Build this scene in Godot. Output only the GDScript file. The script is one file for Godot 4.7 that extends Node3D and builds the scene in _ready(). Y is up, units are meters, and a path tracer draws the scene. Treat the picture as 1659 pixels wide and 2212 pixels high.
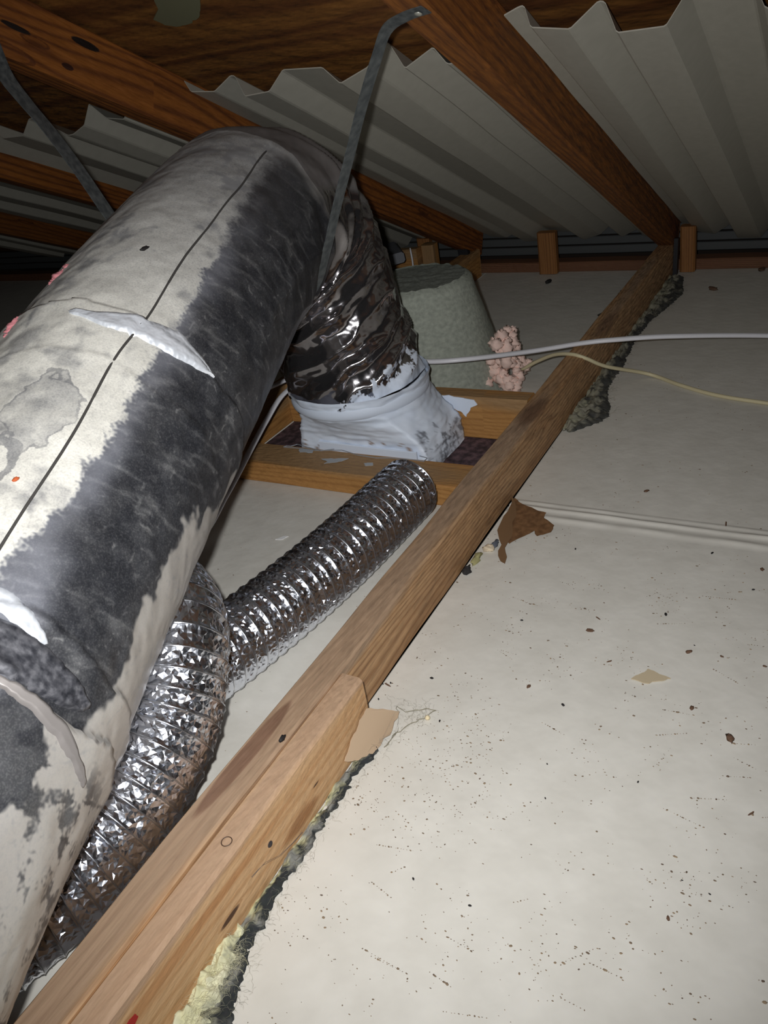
extends Node3D
# Attic eave lit by one small hand-held flash. Units metres, y up, -z towards the eave.
const TAN := 0.441
var ANG := atan(TAN)
var N1 := FastNoiseLite.new()
var N2 := FastNoiseLite.new()
var N3 := FastNoiseLite.new()
var rng := RandomNumberGenerator.new()
var M := {}
var taken := {}

func _ready() -> void:
	rng.seed = 7
	# ---------------------------------------------------------------- camera, light, exposure
	var cam := Camera3D.new()
	cam.name = "camera"
	cam.transform = Transform3D(Basis(Vector3(0.8710, -0.1487, -0.4682), Vector3(-0.1265, 0.8529, -0.5065), Vector3(0.4747, 0.5004, 0.7241)).orthonormalized(), Vector3(0, 0.75, 0))
	cam.fov = 65.4
	cam.near = 0.02
	cam.current = true
	add_child(cam)
	var env := Environment.new()
	env.background_mode = Environment.BG_COLOR
	env.background_color = Color(0, 0, 0)
	env.ambient_light_source = Environment.AMBIENT_SOURCE_DISABLED
	env.tonemap_mode = Environment.TONE_MAPPER_LINEAR
	env.tonemap_exposure = 1.0
	env.sdfgi_enabled = true
	env.ssao_enabled = true
	env.ssil_enabled = true
	var we := WorldEnvironment.new()
	we.name = "environment"
	we.environment = env
	add_child(we)
	var flash := SpotLight3D.new()
	flash.name = "flash_light"
	flash.position = Vector3(-0.045, 0.7665, -0.018)
	flash.basis = cam.basis
	flash.light_color = Color(1.0, 1.0, 1.0)
	flash.light_energy = 1.12
	flash.light_size = 0.006
	flash.spot_range = 12.0
	flash.spot_angle = 55.0
	flash.spot_angle_attenuation = 1.0
	flash.spot_attenuation = 2.0
	flash.shadow_enabled = true
	add_child(flash)
	# ---------------------------------------------------------------- noise and materials
	N1.seed = 11; N1.noise_type = FastNoiseLite.TYPE_SIMPLEX_SMOOTH; N1.frequency = 1.0; N1.fractal_type = FastNoiseLite.FRACTAL_FBM; N1.fractal_octaves = 3
	N2.seed = 23; N2.noise_type = FastNoiseLite.TYPE_SIMPLEX_SMOOTH; N2.frequency = 1.0; N2.fractal_type = FastNoiseLite.FRACTAL_NONE
	N3.seed = 31; N3.noise_type = FastNoiseLite.TYPE_SIMPLEX_SMOOTH; N3.frequency = 1.0; N3.fractal_type = FastNoiseLite.FRACTAL_RIDGED; N3.fractal_octaves = 3
	make_materials()
	build_room()
	build_roof()
	build_joists()
	build_eave()
	build_duct()
	build_boot()
	build_foil_ducts()
	build_cover()
	build_straps()
	build_cables()
	build_insulation()
	build_scraps()
	build_debris()

# ==================================================================== naming
func numbered(called: String) -> String:
	if not taken.has(called):
		taken[called] = 0
		return called
	taken[called] += 1
	return "%s_%03d" % [called, taken[called]]

func thing(called: String, label: String, category: String, at := Vector3.ZERO, group := "") -> Node3D:
	var o := Node3D.new()
	o.name = numbered(called)
	o.position = at
	add_child(o)
	tag(o, label, category, group)
	return o

func tag(o: Node, label: String, category: String, group := "") -> void:
	o.set_meta("label", label)
	o.set_meta("category", category)
	if group: o.set_meta("group", group)

func struct_node(called: String, label: String, category: String) -> Node3D:
	var o := Node3D.new()
	o.name = numbered(called)
	add_child(o)
	tag(o, label, category)
	o.set_meta("kind", "structure")
	return o

# a mesh given in world coordinates, hung under a thing
func part(called: String, mesh: Mesh, m: Material, parent: Node = null, label := "") -> MeshInstance3D:
	var o := MeshInstance3D.new()
	o.mesh = mesh
	o.material_override = m
	if parent == null:
		o.name = numbered(called)
		add_child(o)
	else:
		o.name = called
		var off := Vector3.ZERO
		var p: Node = parent
		while p is Node3D and p != self:
			off += (p as Node3D).position
			p = p.get_parent()
		o.position = -off
		parent.add_child(o, true)
	if label: o.set_meta("label", label)
	return o

# ==================================================================== materials
func mat(c: Color, rough := 0.8, metal := 0.0) -> StandardMaterial3D:
	var m := StandardMaterial3D.new()
	m.albedo_color = c
	m.roughness = rough
	m.metallic = metal
	return m

func normal_noise(seed_: int, freq: float, w: int, h: int, strength: float, kind := FastNoiseLite.TYPE_SIMPLEX_SMOOTH, oct := 3) -> NoiseTexture2D:
	var n := FastNoiseLite.new()
	n.seed = seed_
	n.noise_type = kind
	n.frequency = freq
	n.fractal_octaves = oct
	var t := NoiseTexture2D.new()
	t.width = w
	t.height = h
	t.seamless = true
	t.as_normal_map = true
	t.bump_strength = strength
	t.noise = n
	return t

func to_tex(w: int, h: int, b: PackedByteArray) -> ImageTexture:
	return ImageTexture.create_from_image(Image.create_from_data(w, h, false, Image.FORMAT_RGB8, b))

# wood: u runs len metres along the grain, v runs per metres round the section
func make_wood(seed_: int, w: int, h: int, len_m: float, per_m: float, pale: Color, dark: Color, knots: Array, stains: Array, ring := 240.0, contrast := 1.0) -> StandardMaterial3D:
	var b := PackedByteArray()
	b.resize(w * h * 3)
	var i := 0
	var z := seed_ * 3.7
	for y in h:
		var v := per_m * y / h
		for x in w:
			var u := len_m * x / w
			var warp := 0.0
			var ktone := 0.0
			for k in knots:
				var du: float = (u - k[0]) / k[2]
				var dv: float = (v - k[1]) / (k[2] * 0.42)
				var d2 := du * du * 0.35 + dv * dv
				if d2 < 14.0:
					var e := exp(-d2 * 0.55)
					warp += e * 0.012
					if d2 < 1.0: ktone = maxf(ktone, 0.45 if d2 > 0.62 else 0.12)
			var a := N2.get_noise_3d(u * 1.3, v * 9.0, z)
			var f := N2.get_noise_3d(u * 9.0, v * 900.0, z + 5.0)
			var r := 0.5 + 0.5 * sin((v + a * 0.022 + warp) * ring * TAU * 0.5 + a * 2.0)
			r = r * r * r
			var g := (r * 0.55 + (0.5 + 0.5 * f) * 0.28 + (0.5 + 0.5 * N2.get_noise_3d(u * 3.0, v * 25.0, z + 9.0)) * 0.35) * contrast + ktone
			var c := pale.lerp(dark, clampf(g, 0.0, 1.0))
			for s in stains:
				var su: float = (u - s[0]) / s[2]
				var sv: float = (v - s[1]) / s[3]
				var q := 1.0 - (su * su + sv * sv) + a * 0.8 + f * 0.08
				if q > 0.0:
					c = c.lerp(s[4], clampf(q * s[6], 0.0, 1.0) * float(s[5]))
			b[i] = int(clampf(c.r, 0, 1) * 255.0)
			b[i + 1] = int(clampf(c.g, 0, 1) * 255.0)
			b[i + 2] = int(clampf(c.b, 0, 1) * 255.0)
			i += 3
	var m := mat(Color.WHITE, 0.72)
	m.albedo_texture = to_tex(w, h, b)
	m.normal_enabled = true
	m.normal_texture = M.wood_normal
	m.normal_scale = 0.35
	return m

func mottle(seed_: int, size: int, a: Color, b_: Color, freq: float, oct := 4) -> NoiseTexture2D:
	var n := FastNoiseLite.new()
	n.seed = seed_
	n.frequency = freq
	n.fractal_octaves = oct
	var g := Gradient.new()
	g.set_color(0, a)
	g.set_color(1, b_)
	g.set_offset(0, 0.2)
	g.set_offset(1, 0.8)
	var t := NoiseTexture2D.new()
	t.width = size
	t.height = size
	t.seamless = true
	t.color_ramp = g
	t.noise = n
	return t

func tri(m: StandardMaterial3D, s: float) -> StandardMaterial3D:
	m.uv1_triplanar = true
	m.uv1_world_triplanar = true
	m.uv1_scale = Vector3(s, s, s)
	return m

func make_materials() -> void:
	var wn := FastNoiseLite.new()
	wn.frequency = 0.06
	var wt := NoiseTexture2D.new()
	wt.width = 512; wt.height = 512; wt.seamless = true; wt.as_normal_map = true; wt.bump_strength = 4.0; wt.noise = wn
	M.wood_normal = wt
	var fl := mat(Color.WHITE, 0.62)
	fl.albedo_texture = mottle(3, 1024, Color(0.830, 0.818, 0.782), Color(0.860, 0.849, 0.815), 0.012, 5)
	fl.normal_enabled = true
	fl.normal_texture = normal_noise(41, 0.05, 512, 512, 1.2)
	fl.normal_scale = 0.25
	M.floor = tri(fl, 1.1)
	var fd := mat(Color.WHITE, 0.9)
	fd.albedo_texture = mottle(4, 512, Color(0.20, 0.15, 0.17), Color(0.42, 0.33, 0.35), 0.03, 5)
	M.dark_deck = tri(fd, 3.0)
	var sh := mat(Color.WHITE, 0.5)
	sh.albedo_texture = mottle(5, 512, Color(0.655, 0.645, 0.60), Color(0.685, 0.675, 0.63), 0.03, 4)
	M.sheet = tri(sh, 2.5)
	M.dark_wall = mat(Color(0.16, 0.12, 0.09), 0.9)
	M.slat = mat(Color(0.30, 0.31, 0.31), 0.6)
	M.black = mat(Color(0.10, 0.10, 0.12), 0.6)
	var st := mat(Color.WHITE, 0.5, 0.45)
	st.albedo_texture = mottle(6, 256, Color(0.30, 0.32, 0.33), Color(0.46, 0.48, 0.48), 0.05, 4)
	M.strap = tri(st, 6.0)
	M.screw = mat(Color(0.72, 0.72, 0.68), 0.4, 0.6)
	M.cable_white = mat(Color(0.90, 0.90, 0.92), 0.38)
	M.cable_cream = mat(Color(0.80, 0.76, 0.62), 0.5)
	var fe := mat(Color.WHITE, 0.95)
	fe.albedo_texture = mottle(7, 512, Color(0.55, 0.57, 0.53), Color(0.68, 0.70, 0.65), 0.04, 5)
	fe.normal_enabled = true
	fe.normal_texture = normal_noise(47, 0.09, 512, 512, 5.0)
	fe.normal_scale = 0.22
	M.felt = tri(fe, 4.0)
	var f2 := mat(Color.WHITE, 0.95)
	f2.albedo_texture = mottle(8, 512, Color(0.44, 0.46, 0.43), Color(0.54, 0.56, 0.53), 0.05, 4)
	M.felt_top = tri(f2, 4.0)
	M.pink = mat(Color(0.95, 0.83, 0.78), 0.95)
	M.pink_deep = mat(Color(0.78, 0.50, 0.52), 0.95)
	var fo := mat(Color(0.92, 0.94, 0.985), 0.25, 1.0)
	fo.normal_enabled = true
	fo.normal_texture = normal_noise(53, 0.035, 512, 512, 6.0, FastNoiseLite.TYPE_CELLULAR, 2)
	fo.normal_scale = 0.35
	M.foil = fo
	M.wire = mat(Color(0.80, 0.81, 0.83), 0.3, 1.0)
	var tp := mat(Color(0.93, 0.95, 0.98), 0.34, 0.45)
	tp.normal_enabled = true
	tp.normal_texture = normal_noise(59, 0.03, 256, 256, 5.0)
	tp.normal_scale = 0.5
	M.tape = tp
	M.mastic = mat(Color(0.86, 0.90, 0.96), 0.6)
	M.vc = mat(Color.WHITE, 0.92)
	M.vc.vertex_color_use_as_albedo = true
	M.kraft = tri(mat(Color.WHITE, 0.8), 8.0)
	M.kraft.albedo_texture = mottle(9, 256, Color(0.40, 0.28, 0.17), Color(0.52, 0.38, 0.25), 0.03, 4)
	M.paper = mat(Color(0.76, 0.66, 0.55), 0.8)
	M.crumb = mat(Color(0.10, 0.09, 0.09), 0.7)
	M.husk = mat(Color(0.40, 0.30, 0.23), 0.8)
	M.chip = mat(Color(0.74, 0.68, 0.57), 0.85)
	# timber
	var dust := Color(0.62, 0.55, 0.47)
	M.joist = make_wood(1, 2048, 320, 2.8, 0.28, Color(0.76, 0.615, 0.455), Color(0.55, 0.40, 0.26),
		[[0.55, 0.10, 0.02], [1.38, 0.075, 0.018], [1.33, 0.06, 0.012], [1.95, 0.09, 0.015], [2.3, 0.08, 0.012]],
		[[0.9, 0.022, 1.6, 0.030, Color(0.60, 0.51, 0.43), 0.75, 2.0], [1.36, 0.025, 0.10, 0.03, Color(0.36, 0.25, 0.17), 0.7, 2.0], [0.42, 0.012, 0.085, 0.010, Color(0.42, 0.30, 0.23), 0.7, 3.0], [1.85, 0.03, 0.12, 0.025, Color(0.42, 0.31, 0.23), 0.55, 2.0], [1.1, 0.125, 0.8, 0.02, Color(0.45, 0.30, 0.16), 0.3, 2.0]], 200.0)
	M.sister = make_wood(2, 1536, 480, 0.9, 0.28, Color(0.79, 0.65, 0.49), Color(0.68, 0.51, 0.34),
		[[0.29, 0.099, 0.012], [0.455, 0.087, 0.005]],
		[[0.5, 0.02, 0.9, 0.026, Color(0.66, 0.55, 0.46), 0.75, 2.0], [0.40, 0.060, 0.6, 0.010, Color(0.64, 0.44, 0.26), 0.6, 2.0], [0.42, 0.105, 0.05, 0.018, Color(0.50, 0.32, 0.17), 0.6, 2.5], [0.29, 0.100, 0.018, 0.005, Color(0.20, 0.11, 0.06), 0.8, 2.0], [0.455, 0.087, 0.010, 0.0025, Color(0.16, 0.09, 0.05), 0.9, 3.0]], 90.0, 0.8)
	M.noggin = make_wood(3, 1024, 256, 1.0, 0.28, Color(0.72, 0.53, 0.30), Color(0.56, 0.38, 0.19), [], [[0.35, 0.04, 0.8, 0.05, Color(0.56, 0.47, 0.36), 0.6, 2.0]], 150.0, 0.75)
	M.rafter = make_wood(4, 2048, 320, 3.0, 0.29, Color(0.62, 0.375, 0.13), Color(0.33, 0.165, 0.045),
		[[2.700, 0.132, 0.030], [2.75, 0.100, 0.016], [1.1, 0.085, 0.02], [0.7, 0.10, 0.02]], [[2.715, 0.092, 0.030, 0.005, Color(0.06, 0.02, 0.01), 0.95, 4.0], [2.845, 0.068, 0.028, 0.006, Color(0.06, 0.02, 0.01), 0.95, 4.0], [2.81, 0.116, 0.012, 0.005, Color(0.16, 0.055, 0.02), 0.9, 4.0]], 110.0, 0.9)
	M.rafter_b = make_wood(6, 2048, 320, 3.0, 0.29, Color(0.55, 0.335, 0.11), Color(0.33, 0.175, 0.045),
		[[1.9, 0.09, 0.02], [2.5, 0.08, 0.02]], [[1.55, 0.10, 0.25, 0.05, Color(0.36, 0.17, 0.06), 0.6, 2.0], [2.2, 0.09, 0.2, 0.04, Color(0.30, 0.13, 0.05), 0.5, 2.0]], 120.0, 0.8)
	M.ply = make_wood(5, 1536, 768, 2.4, 1.4, Color(0.56, 0.38, 0.16), Color(0.32, 0.17, 0.05), [], [[0.9, 0.5, 0.5, 0.05, Color(0.30, 0.16, 0.05), 0.7, 1.5], [1.4, 0.42, 0.6, 0.03, Color(0.34, 0.18, 0.06), 0.6, 1.5]], 22.0, 0.9)

# ==================================================================== mesh tools
func commit(v: PackedVector3Array, n: PackedVector3Array, uv: PackedVector2Array, idx: PackedInt32Array, col := PackedColorArray(), sure := false) -> ArrayMesh:
	if not sure:   # wind every triangle clockwise as seen from its normal's side
		for k in range(0, idx.size(), 3):
			var A := v[idx[k]]
			if (v[idx[k + 2]] - A).cross(v[idx[k + 1]] - A).dot(n[idx[k]]) < 0.0:
				var sw := idx[k + 1]
				idx[k + 1] = idx[k + 2]
				idx[k + 2] = sw
	var a := []
	a.resize(Mesh.ARRAY_MAX)
	a[Mesh.ARRAY_VERTEX] = v
	a[Mesh.ARRAY_NORMAL] = n
	if uv.size(): a[Mesh.ARRAY_TEX_UV] = uv
	if col.size(): a[Mesh.ARRAY_COLOR] = col
	a[Mesh.ARRAY_INDEX] = idx
	if uv.size():
		var tg := PackedFloat32Array()
		tg.resize(v.size() * 4)
		for i in v.size():
			var t := n[i].cross(Vector3(0.31, 0.77, 0.55)).normalized()
			tg[i * 4] = t.x; tg[i * 4 + 1] = t.y; tg[i * 4 + 2] = t.z; tg[i * 4 + 3] = 1.0
		a[Mesh.ARRAY_TANGENT] = tg
	var m := ArrayMesh.new()
	m.add_surface_from_arrays(Mesh.PRIMITIVE_TRIANGLES, a)
	return m

# smooth grid of nu x nv points (row-major over u); outward = side the normals point to is given by flip
func grid(nu: int, nv: int, p: PackedVector3Array, uv: PackedVector2Array, flip := false, col := PackedColorArray(), weld := false) -> ArrayMesh:
	var n := PackedVector3Array()
	n.resize(p.size())
	var idx := PackedInt32Array()
	idx.resize((nu - 1) * (nv - 1) * 6)
	var k := 0
	for i in nu - 1:
		for j in nv - 1:
			var a := i * nv + j
			var b := a + 1
			var c := a + nv
			var d := c + 1
			var fn := (p[c] - p[a]).cross(p[b] - p[a]) + (p[d] - p[c]).cross(p[b] - p[c])
			if flip: fn = -fn
			n[a] += fn; n[b] += fn; n[c] += fn; n[d] += fn
			if flip:
				idx[k] = a; idx[k + 1] = c; idx[k + 2] = b; idx[k + 3] = b; idx[k + 4] = c; idx[k + 5] = d
			else:
				idx[k] = a; idx[k + 1] = b; idx[k + 2] = c; idx[k + 3] = b; idx[k + 4] = d; idx[k + 5] = c
			k += 6
	if weld:
		for i in nu:
			var s := n[i * nv] + n[i * nv + nv - 1]
			n[i * nv] = s
			n[i * nv + nv - 1] = s
	for i in n.size():
		n[i] = n[i].normalized()
	return commit(p, n, uv, idx, col, true)

# facetted copy of a grid
func flat_grid(nu: int, nv: int, p: PackedVector3Array, uv: PackedVector2Array, flip := false) -> ArrayMesh:
	var v := PackedVector3Array()
	var n := PackedVector3Array()
	var u2 := PackedVector2Array()
	var idx := PackedInt32Array()
	for i in nu - 1:
		for j in nv - 1:
			var a := i * nv + j
			var q := [a, a + 1, a + nv, a + nv + 1]
			var tris := [[0, 1, 2], [1, 3, 2]] if (i + j) % 2 == 0 else [[0, 1, 3], [0, 3, 2]]
			for t in tris:
				var A := p[q[t[0]]]
				var B := p[q[t[1]]]
				var C := p[q[t[2]]]
				var fn := (C - A).cross(B - A).normalized()
				if flip: fn = -fn
				var s := v.size()
				v.append(A); v.append(B); v.append(C)
				n.append(fn); n.append(fn); n.append(fn)
				u2.append(uv[q[t[0]]]); u2.append(uv[q[t[1]]]); u2.append(uv[q[t[2]]])
				if flip:
					idx.append(s); idx.append(s + 2); idx.append(s + 1)
				else:
					idx.append(s); idx.append(s + 1); idx.append(s + 2)
	return commit(v, n, u2, idx, PackedColorArray(), true)

func cr(P: Array, t: float):
	var n := P.size() - 3
	var x := clampf(t, 0.0, 1.0) * n
	var i := mini(int(x), n - 1)
	var u := x - i
	var a = P[i]; var b = P[i + 1]; var c = P[i + 2]; var d = P[i + 3]
	return 0.5 * (2.0 * b + (c - a) * u + (2.0 * a - 5.0 * b + 4.0 * c - d) * u * u + (3.0 * b - a - 3.0 * c + d) * u * u * u)

# points evenly spaced by arc length, with a frame carried along
func path_frames(P: Array, n: int, up := Vector3.UP) -> Dictionary:
	var dense := []
	var L := PackedFloat32Array()
	var total := 0.0
	for k in 1201:
		dense.append(cr(P, k / 1200.0))
		if k > 0: total += (dense[k] as Vector3).distance_to(dense[k - 1])
		L.append(total)
	var c := PackedVector3Array()
	var tt := PackedFloat32Array()
	var k := 0
	for i in n + 1:
		var s := total * i / n
		while k < 1199 and L[k + 1] < s: k += 1
		var f := clampf((s - L[k]) / maxf(L[k + 1] - L[k], 1e-9), 0, 1)
		c.append((dense[k] as Vector3).lerp(dense[k + 1], f))
		tt.append((k + f) / 1200.0)
	var T := PackedVector3Array()
	var U := PackedVector3Array()
	var V := PackedVector3Array()
	var u := up
	for i in n + 1:
		var t := (c[mini(i + 1, n)] - c[maxi(i - 1, 0)]).normalized()
		u = (u - t * u.dot(t)).normalized()
		T.append(t); U.append(u); V.append(t.cross(u))
	return {"c": c, "t": tt, "T": T, "U": U, "V": V, "len": total}

func tube(P: Array, r: float, n: int, seg := 12, flatten := 1.0, up := Vector3.UP) -> ArrayMesh:
	var f := path_frames(P, n, up)
	var p := PackedVector3Array()
	var uv := PackedVector2Array()
	for i in n + 1:
		var e := 1.0
		if i == 0 or i == n: e = 0.6
		for j in seg + 1:
			var a := TAU * (j % seg) / seg
			p.append(f.c[i] + (f.U[i] * cos(a) * flatten + f.V[i] * sin(a)) * r * e)
			uv.append(Vector2(f.len * i / n, float(j) / seg))
	return grid(n + 1, seg + 1, p, uv, true, PackedColorArray(), true)

# a ribbon of some width and thickness along a path
func ribbon(P: Array, side: Array, w: float, th: float, n: int) -> ArrayMesh:
	var prof := [Vector2(-0.5, -0.5), Vector2(0.5, -0.5), Vector2(0.5, 0.5), Vector2(-0.5, 0.5)]
	var v := PackedVector3Array(); var nn := PackedVector3Array(); var uv := PackedVector2Array(); var idx := PackedInt32Array()
	var f := path_frames(P, n)
	for q in 4:
		var p0: Vector2 = prof[q]
		var p1: Vector2 = prof[(q + 1) % 4]
		var base := v.size()
		for i in n + 1:
			var s: Vector3 = cr(side, f.t[i])
			var t: Vector3 = f.T[i]
			s = (s - t * s.dot(t)).normalized()
			var o := s.cross(t)
			var d := p1 - p0
			var nr := (s * d.y - o * d.x).normalized()
			for pp in [p0, p1]:
				v.append(f.c[i] + s * pp.x * w + o * pp.y * th)
				nn.append(nr)
				uv.append(Vector2(f.len * i / n, pp.x))
		for i in n:
			var a := base + i * 2
			idx.append_array([a, a + 1, a + 2, a + 1, a + 3, a + 2])
	for e in [0, n]:
		var s: Vector3 = cr(side, f.t[e])
		var t: Vector3 = f.T[e]
		s = (s - t * s.dot(t)).normalized()
		var o := s.cross(t)
		var base := v.size()
		for pp in prof:
			v.append(f.c[e] + s * pp.x * w + o * pp.y * th)
			nn.append(-t if e == 0 else t)
			uv.append(Vector2.ZERO)
		if e == 0: idx.append_array([base, base + 1, base + 2, base, base + 2, base + 3])
		else: idx.append_array([base, base + 2, base + 1, base, base + 3, base + 2])
	return commit(v, nn, uv, idx)

# sawn timber from a to b: w across (along right), h along up, the section centred on a-b, arrises eased by c
# uv: u along (0..1 for lm metres), v round the section from the top face
func timber(a: Vector3, b: Vector3, right: Vector3, w: float, h: float, c: float, lm: float, u0 := 0.0, n := 24, wob := 0.0006, skew := 0.0) -> ArrayMesh:
	var t := (b - a).normalized()
	right = (right - t * right.dot(t)).normalized()
	var up := right.cross(t).normalized()
	if up.y < 0: up = -up
	var X := w * 0.5
	var Y := h * 0.5
	var pr := [Vector2(-X + c, Y), Vector2(X - c, Y), Vector2(X, Y - c), Vector2(X, -Y + c), Vector2(X - c, -Y), Vector2(-X + c, -Y), Vector2(-X, -Y + c), Vector2(-X, Y - c)]
	var per := 2.0 * (w + h)
	var v := PackedVector3Array(); var nn := PackedVector3Array(); var uv := PackedVector2Array(); var idx := PackedInt32Array()
	var L := a.distance_to(b)
	var acc := 0.0
	var flipw := right.cross(up).dot(t) > 0
	for q in 8:
		var p0: Vector2 = pr[q]
		var p1: Vector2 = pr[(q + 1) % 8]
		var d := p1 - p0
		var nr := (right * -d.y + up * d.x).normalized()
		nr = -nr if nr.dot(right * (p0.x + p1.x) + up * (p0.y + p1.y)) < 0 else nr
		var base := v.size()
		for i in n + 1:
			var s := L * i / n
			var wv := right * N2.get_noise_2d(s * 3.0, u0 * 9.0) * wob * 3.0 + up * N2.get_noise_2d(s * 3.0, 50.0 + u0 * 9.0) * wob * 2.0
			var k := 0
			for pp in [p0, p1]:
				v.append(a + t * s + right * (pp.x + skew * pp.y) + up * pp.y + wv)
				nn.append(nr)
				uv.append(Vector2(u0 + s / lm, (acc + (d.length() if k == 1 else 0.0)) / per))
				k += 1
		for i in n:
			var e := base + i * 2
			if flipw: idx.append_array([e, e + 2, e + 1, e + 1, e + 2, e + 3])
			else: idx.append_array([e, e + 1, e + 2, e + 1, e + 3, e + 2])
		acc += d.length()
	for e in 2:
		var base := v.size()
		var q := a if e == 0 else b
		for pp in pr:
			v.append(q + right * (pp.x + skew * pp.y) + up * pp.y)
			nn.append(-t if e == 0 else t)
			uv.append(Vector2(u0 + pp.x * 0.2, 0.3 + pp.y))
		for k in range(1, 7):
			if (e == 0) == flipw: idx.append_array([base, base + k, base + k + 1])
			else: idx.append_array([base, base + k + 1, base + k])
	return commit(v, nn, uv, idx)

func slab(lo: Vector3, hi: Vector3, bevel := 0.002, uvs := 1.0) -> ArrayMesh:
	# a flat board with eased top edges
	var v := PackedVector3Array(); var nn := PackedVector3Array(); var uv := PackedVector2Array(); var idx := PackedInt32Array()
	var rings := [[lo, hi, lo.y], [lo, hi, hi.y - bevel], [lo + Vector3(bevel, 0, bevel), hi - Vector3(bevel, 0, bevel), hi.y]]
	var R := []
	for r in rings:
		R.append([Vector3(r[0].x, r[2], r[0].z), Vector3(r[1].x, r[2], r[0].z), Vector3(r[1].x, r[2], r[1].z), Vector3(r[0].x, r[2], r[1].z)])
	var quads := [[R[2][0], R[2][1], R[2][2], R[2][3]], [R[0][3], R[0][2], R[0][1], R[0][0]]]
	for k in 2:
		for j in 4:
			quads.append([R[k][j], R[k][(j + 1) % 4], R[k + 1][(j + 1) % 4], R[k + 1][j]])
	var mid := (lo + hi) * 0.5
	for q in quads:
		var f: Vector3 = (q[1] - q[0]).cross(q[2] - q[0]).normalized()
		var ctr: Vector3 = (q[0] + q[1] + q[2] + q[3]) * 0.25
		var outw := ctr - mid
		outw.y *= 50.0
		if absf(f.y) < 0.1: outw.y = 0
		var inv := f.dot(outw) < 0
		if inv: f = -f
		var base := v.size()
		for p in q:
			v.append(p); nn.append(f); uv.append(Vector2(p.x, p.z) * uvs)
		if inv: idx.append_array([base, base + 1, base + 2, base, base + 2, base + 3])
		else: idx.append_array([base, base + 2, base + 1, base, base + 3, base + 2])
	return commit(v, nn, uv, idx)

# flat ragged piece: outline (world points, roughly planar), thickened along nrm, with curl from noise
func scrap(outline: PackedVector3Array, nrm: Vector3, th: float, curl := 0.0) -> ArrayMesh:
	nrm = nrm.normalized()
	var ax := nrm.cross(Vector3(0.3, 0.2, 0.9)).normalized()
	var ay := nrm.cross(ax)
	# add jitter points on every edge
	var pts := PackedVector3Array()
	var m := outline.size()
	for i in m:
		var a := outline[i]
		var b := outline[(i + 1) % m]
		for k in 4:
			var q := a.lerp(b, k / 4.0)
			if k > 0: q += (ax * N2.get_noise_2d(q.x * 400.0, q.z * 400.0 + q.y * 300.0) + ay * N2.get_noise_2d(q.z * 400.0, 9.0 + q.x * 400.0 + q.y * 300.0)) * a.distance_to(b) * 0.10
			pts.append(q)
	var ctr := Vector3.ZERO
	for q in pts: ctr += q / pts.size()
	var poly := PackedVector2Array()
	for q in pts: poly.append(Vector2((q - ctr).dot(ax), (q - ctr).dot(ay)))
	# inner points give the piece its curl
	var t := Geometry2D.triangulate_polygon(poly)
	var v := PackedVector3Array(); var nn := PackedVector3Array(); var uv := PackedVector2Array(); var idx := PackedInt32Array()
	var lift := PackedFloat32Array()
	for q in pts: lift.append(curl * (0.5 + 0.8 * N2.get_noise_2d(q.x * 60.0 + q.y * 50.0, q.z * 60.0)))
	for side in 2:
		var base := v.size()
		for i in pts.size():
			v.append(pts[i] + nrm * (lift[i] + (th if side == 0 else 0.0)))
			nn.append(nrm if side == 0 else -nrm)
			uv.append(poly[i] * 4.0)
		var k := 0
		while k < t.size():
			var A := v[base + t[k]]
			var f := (v[base + t[k + 2]] - A).cross(v[base + t[k + 1]] - A)
			var good := f.dot(nrm if side == 0 else -nrm) > 0
			if good: idx.append_array([base + t[k], base + t[k + 1], base + t[k + 2]])
			else: idx.append_array([base + t[k], base + t[k + 2], base + t[k + 1]])
			k += 3
	for i in pts.size():
		var j := (i + 1) % pts.size()
		var base := v.size()
		var e := (pts[j] - pts[i]).cross(nrm).normalized()
		if e.dot(pts[i] - ctr) < 0: e = -e
		for q in [pts[i] + nrm * lift[i], pts[j] + nrm * lift[j], pts[j] + nrm * (lift[j] + th), pts[i] + nrm * (lift[i] + th)]:
			v.append(q); nn.append(e); uv.append(Vector2.ZERO)
		idx.append_array([base, base + 2, base + 1, base, base + 3, base + 2])
	return commit(v, nn, uv, idx)

# lumpy blob
func blob(c: Vector3, r: Vector3, rough: float, seed_: float, nu := 14, nv := 18, freq := 1.4) -> ArrayMesh:
	var p := PackedVector3Array(); var uv := PackedVector2Array()
	for i in nu + 1:
		var th := PI * i / nu
		for j in nv + 1:
			var ph := TAU * (j % nv) / nv
			var d := Vector3(sin(th) * cos(ph), cos(th), sin(th) * sin(ph))
			var k := 1.0 + rough * N1.get_noise_3dv(d * freq + Vector3(seed_, seed_ * 1.7, 3.0))
			p.append(c + d * r * k)
			uv.append(Vector2(float(j) / nv, float(i) / nu))
	return grid(nu + 1, nv + 1, p, uv, false, PackedColorArray(), true)

func merge(list: Array) -> ArrayMesh:
	var st := SurfaceTool.new()
	for m in list: st.append_from(m, 0, Transform3D.IDENTITY)
	return st.commit()

func lathe(c: Vector3, prof: Array, seg: int, axis := Vector3.UP) -> ArrayMesh:
	var ax := axis.normalized()
	var s := ax.cross(Vector3(0.2, 0.1, 0.97)).normalized()
	var t := ax.cross(s)
	var p := PackedVector3Array(); var uv := PackedVector2Array()
	for i in prof.size():
		var q: Vector2 = prof[i]
		for j in seg + 1:
			var a := TAU * (j % seg) / seg
			p.append(c + ax * q.y + (s * cos(a) + t * sin(a)) * q.x)
			uv.append(Vector2(float(j) / seg, float(i) / prof.size()))
	return grid(prof.size(), seg + 1, p, uv, false, PackedColorArray(), true)

func roof_y(z: float, off := 0.0) -> float:
	return 0.704 + TAN * (z + 1.208) + off / cos(ANG)

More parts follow.
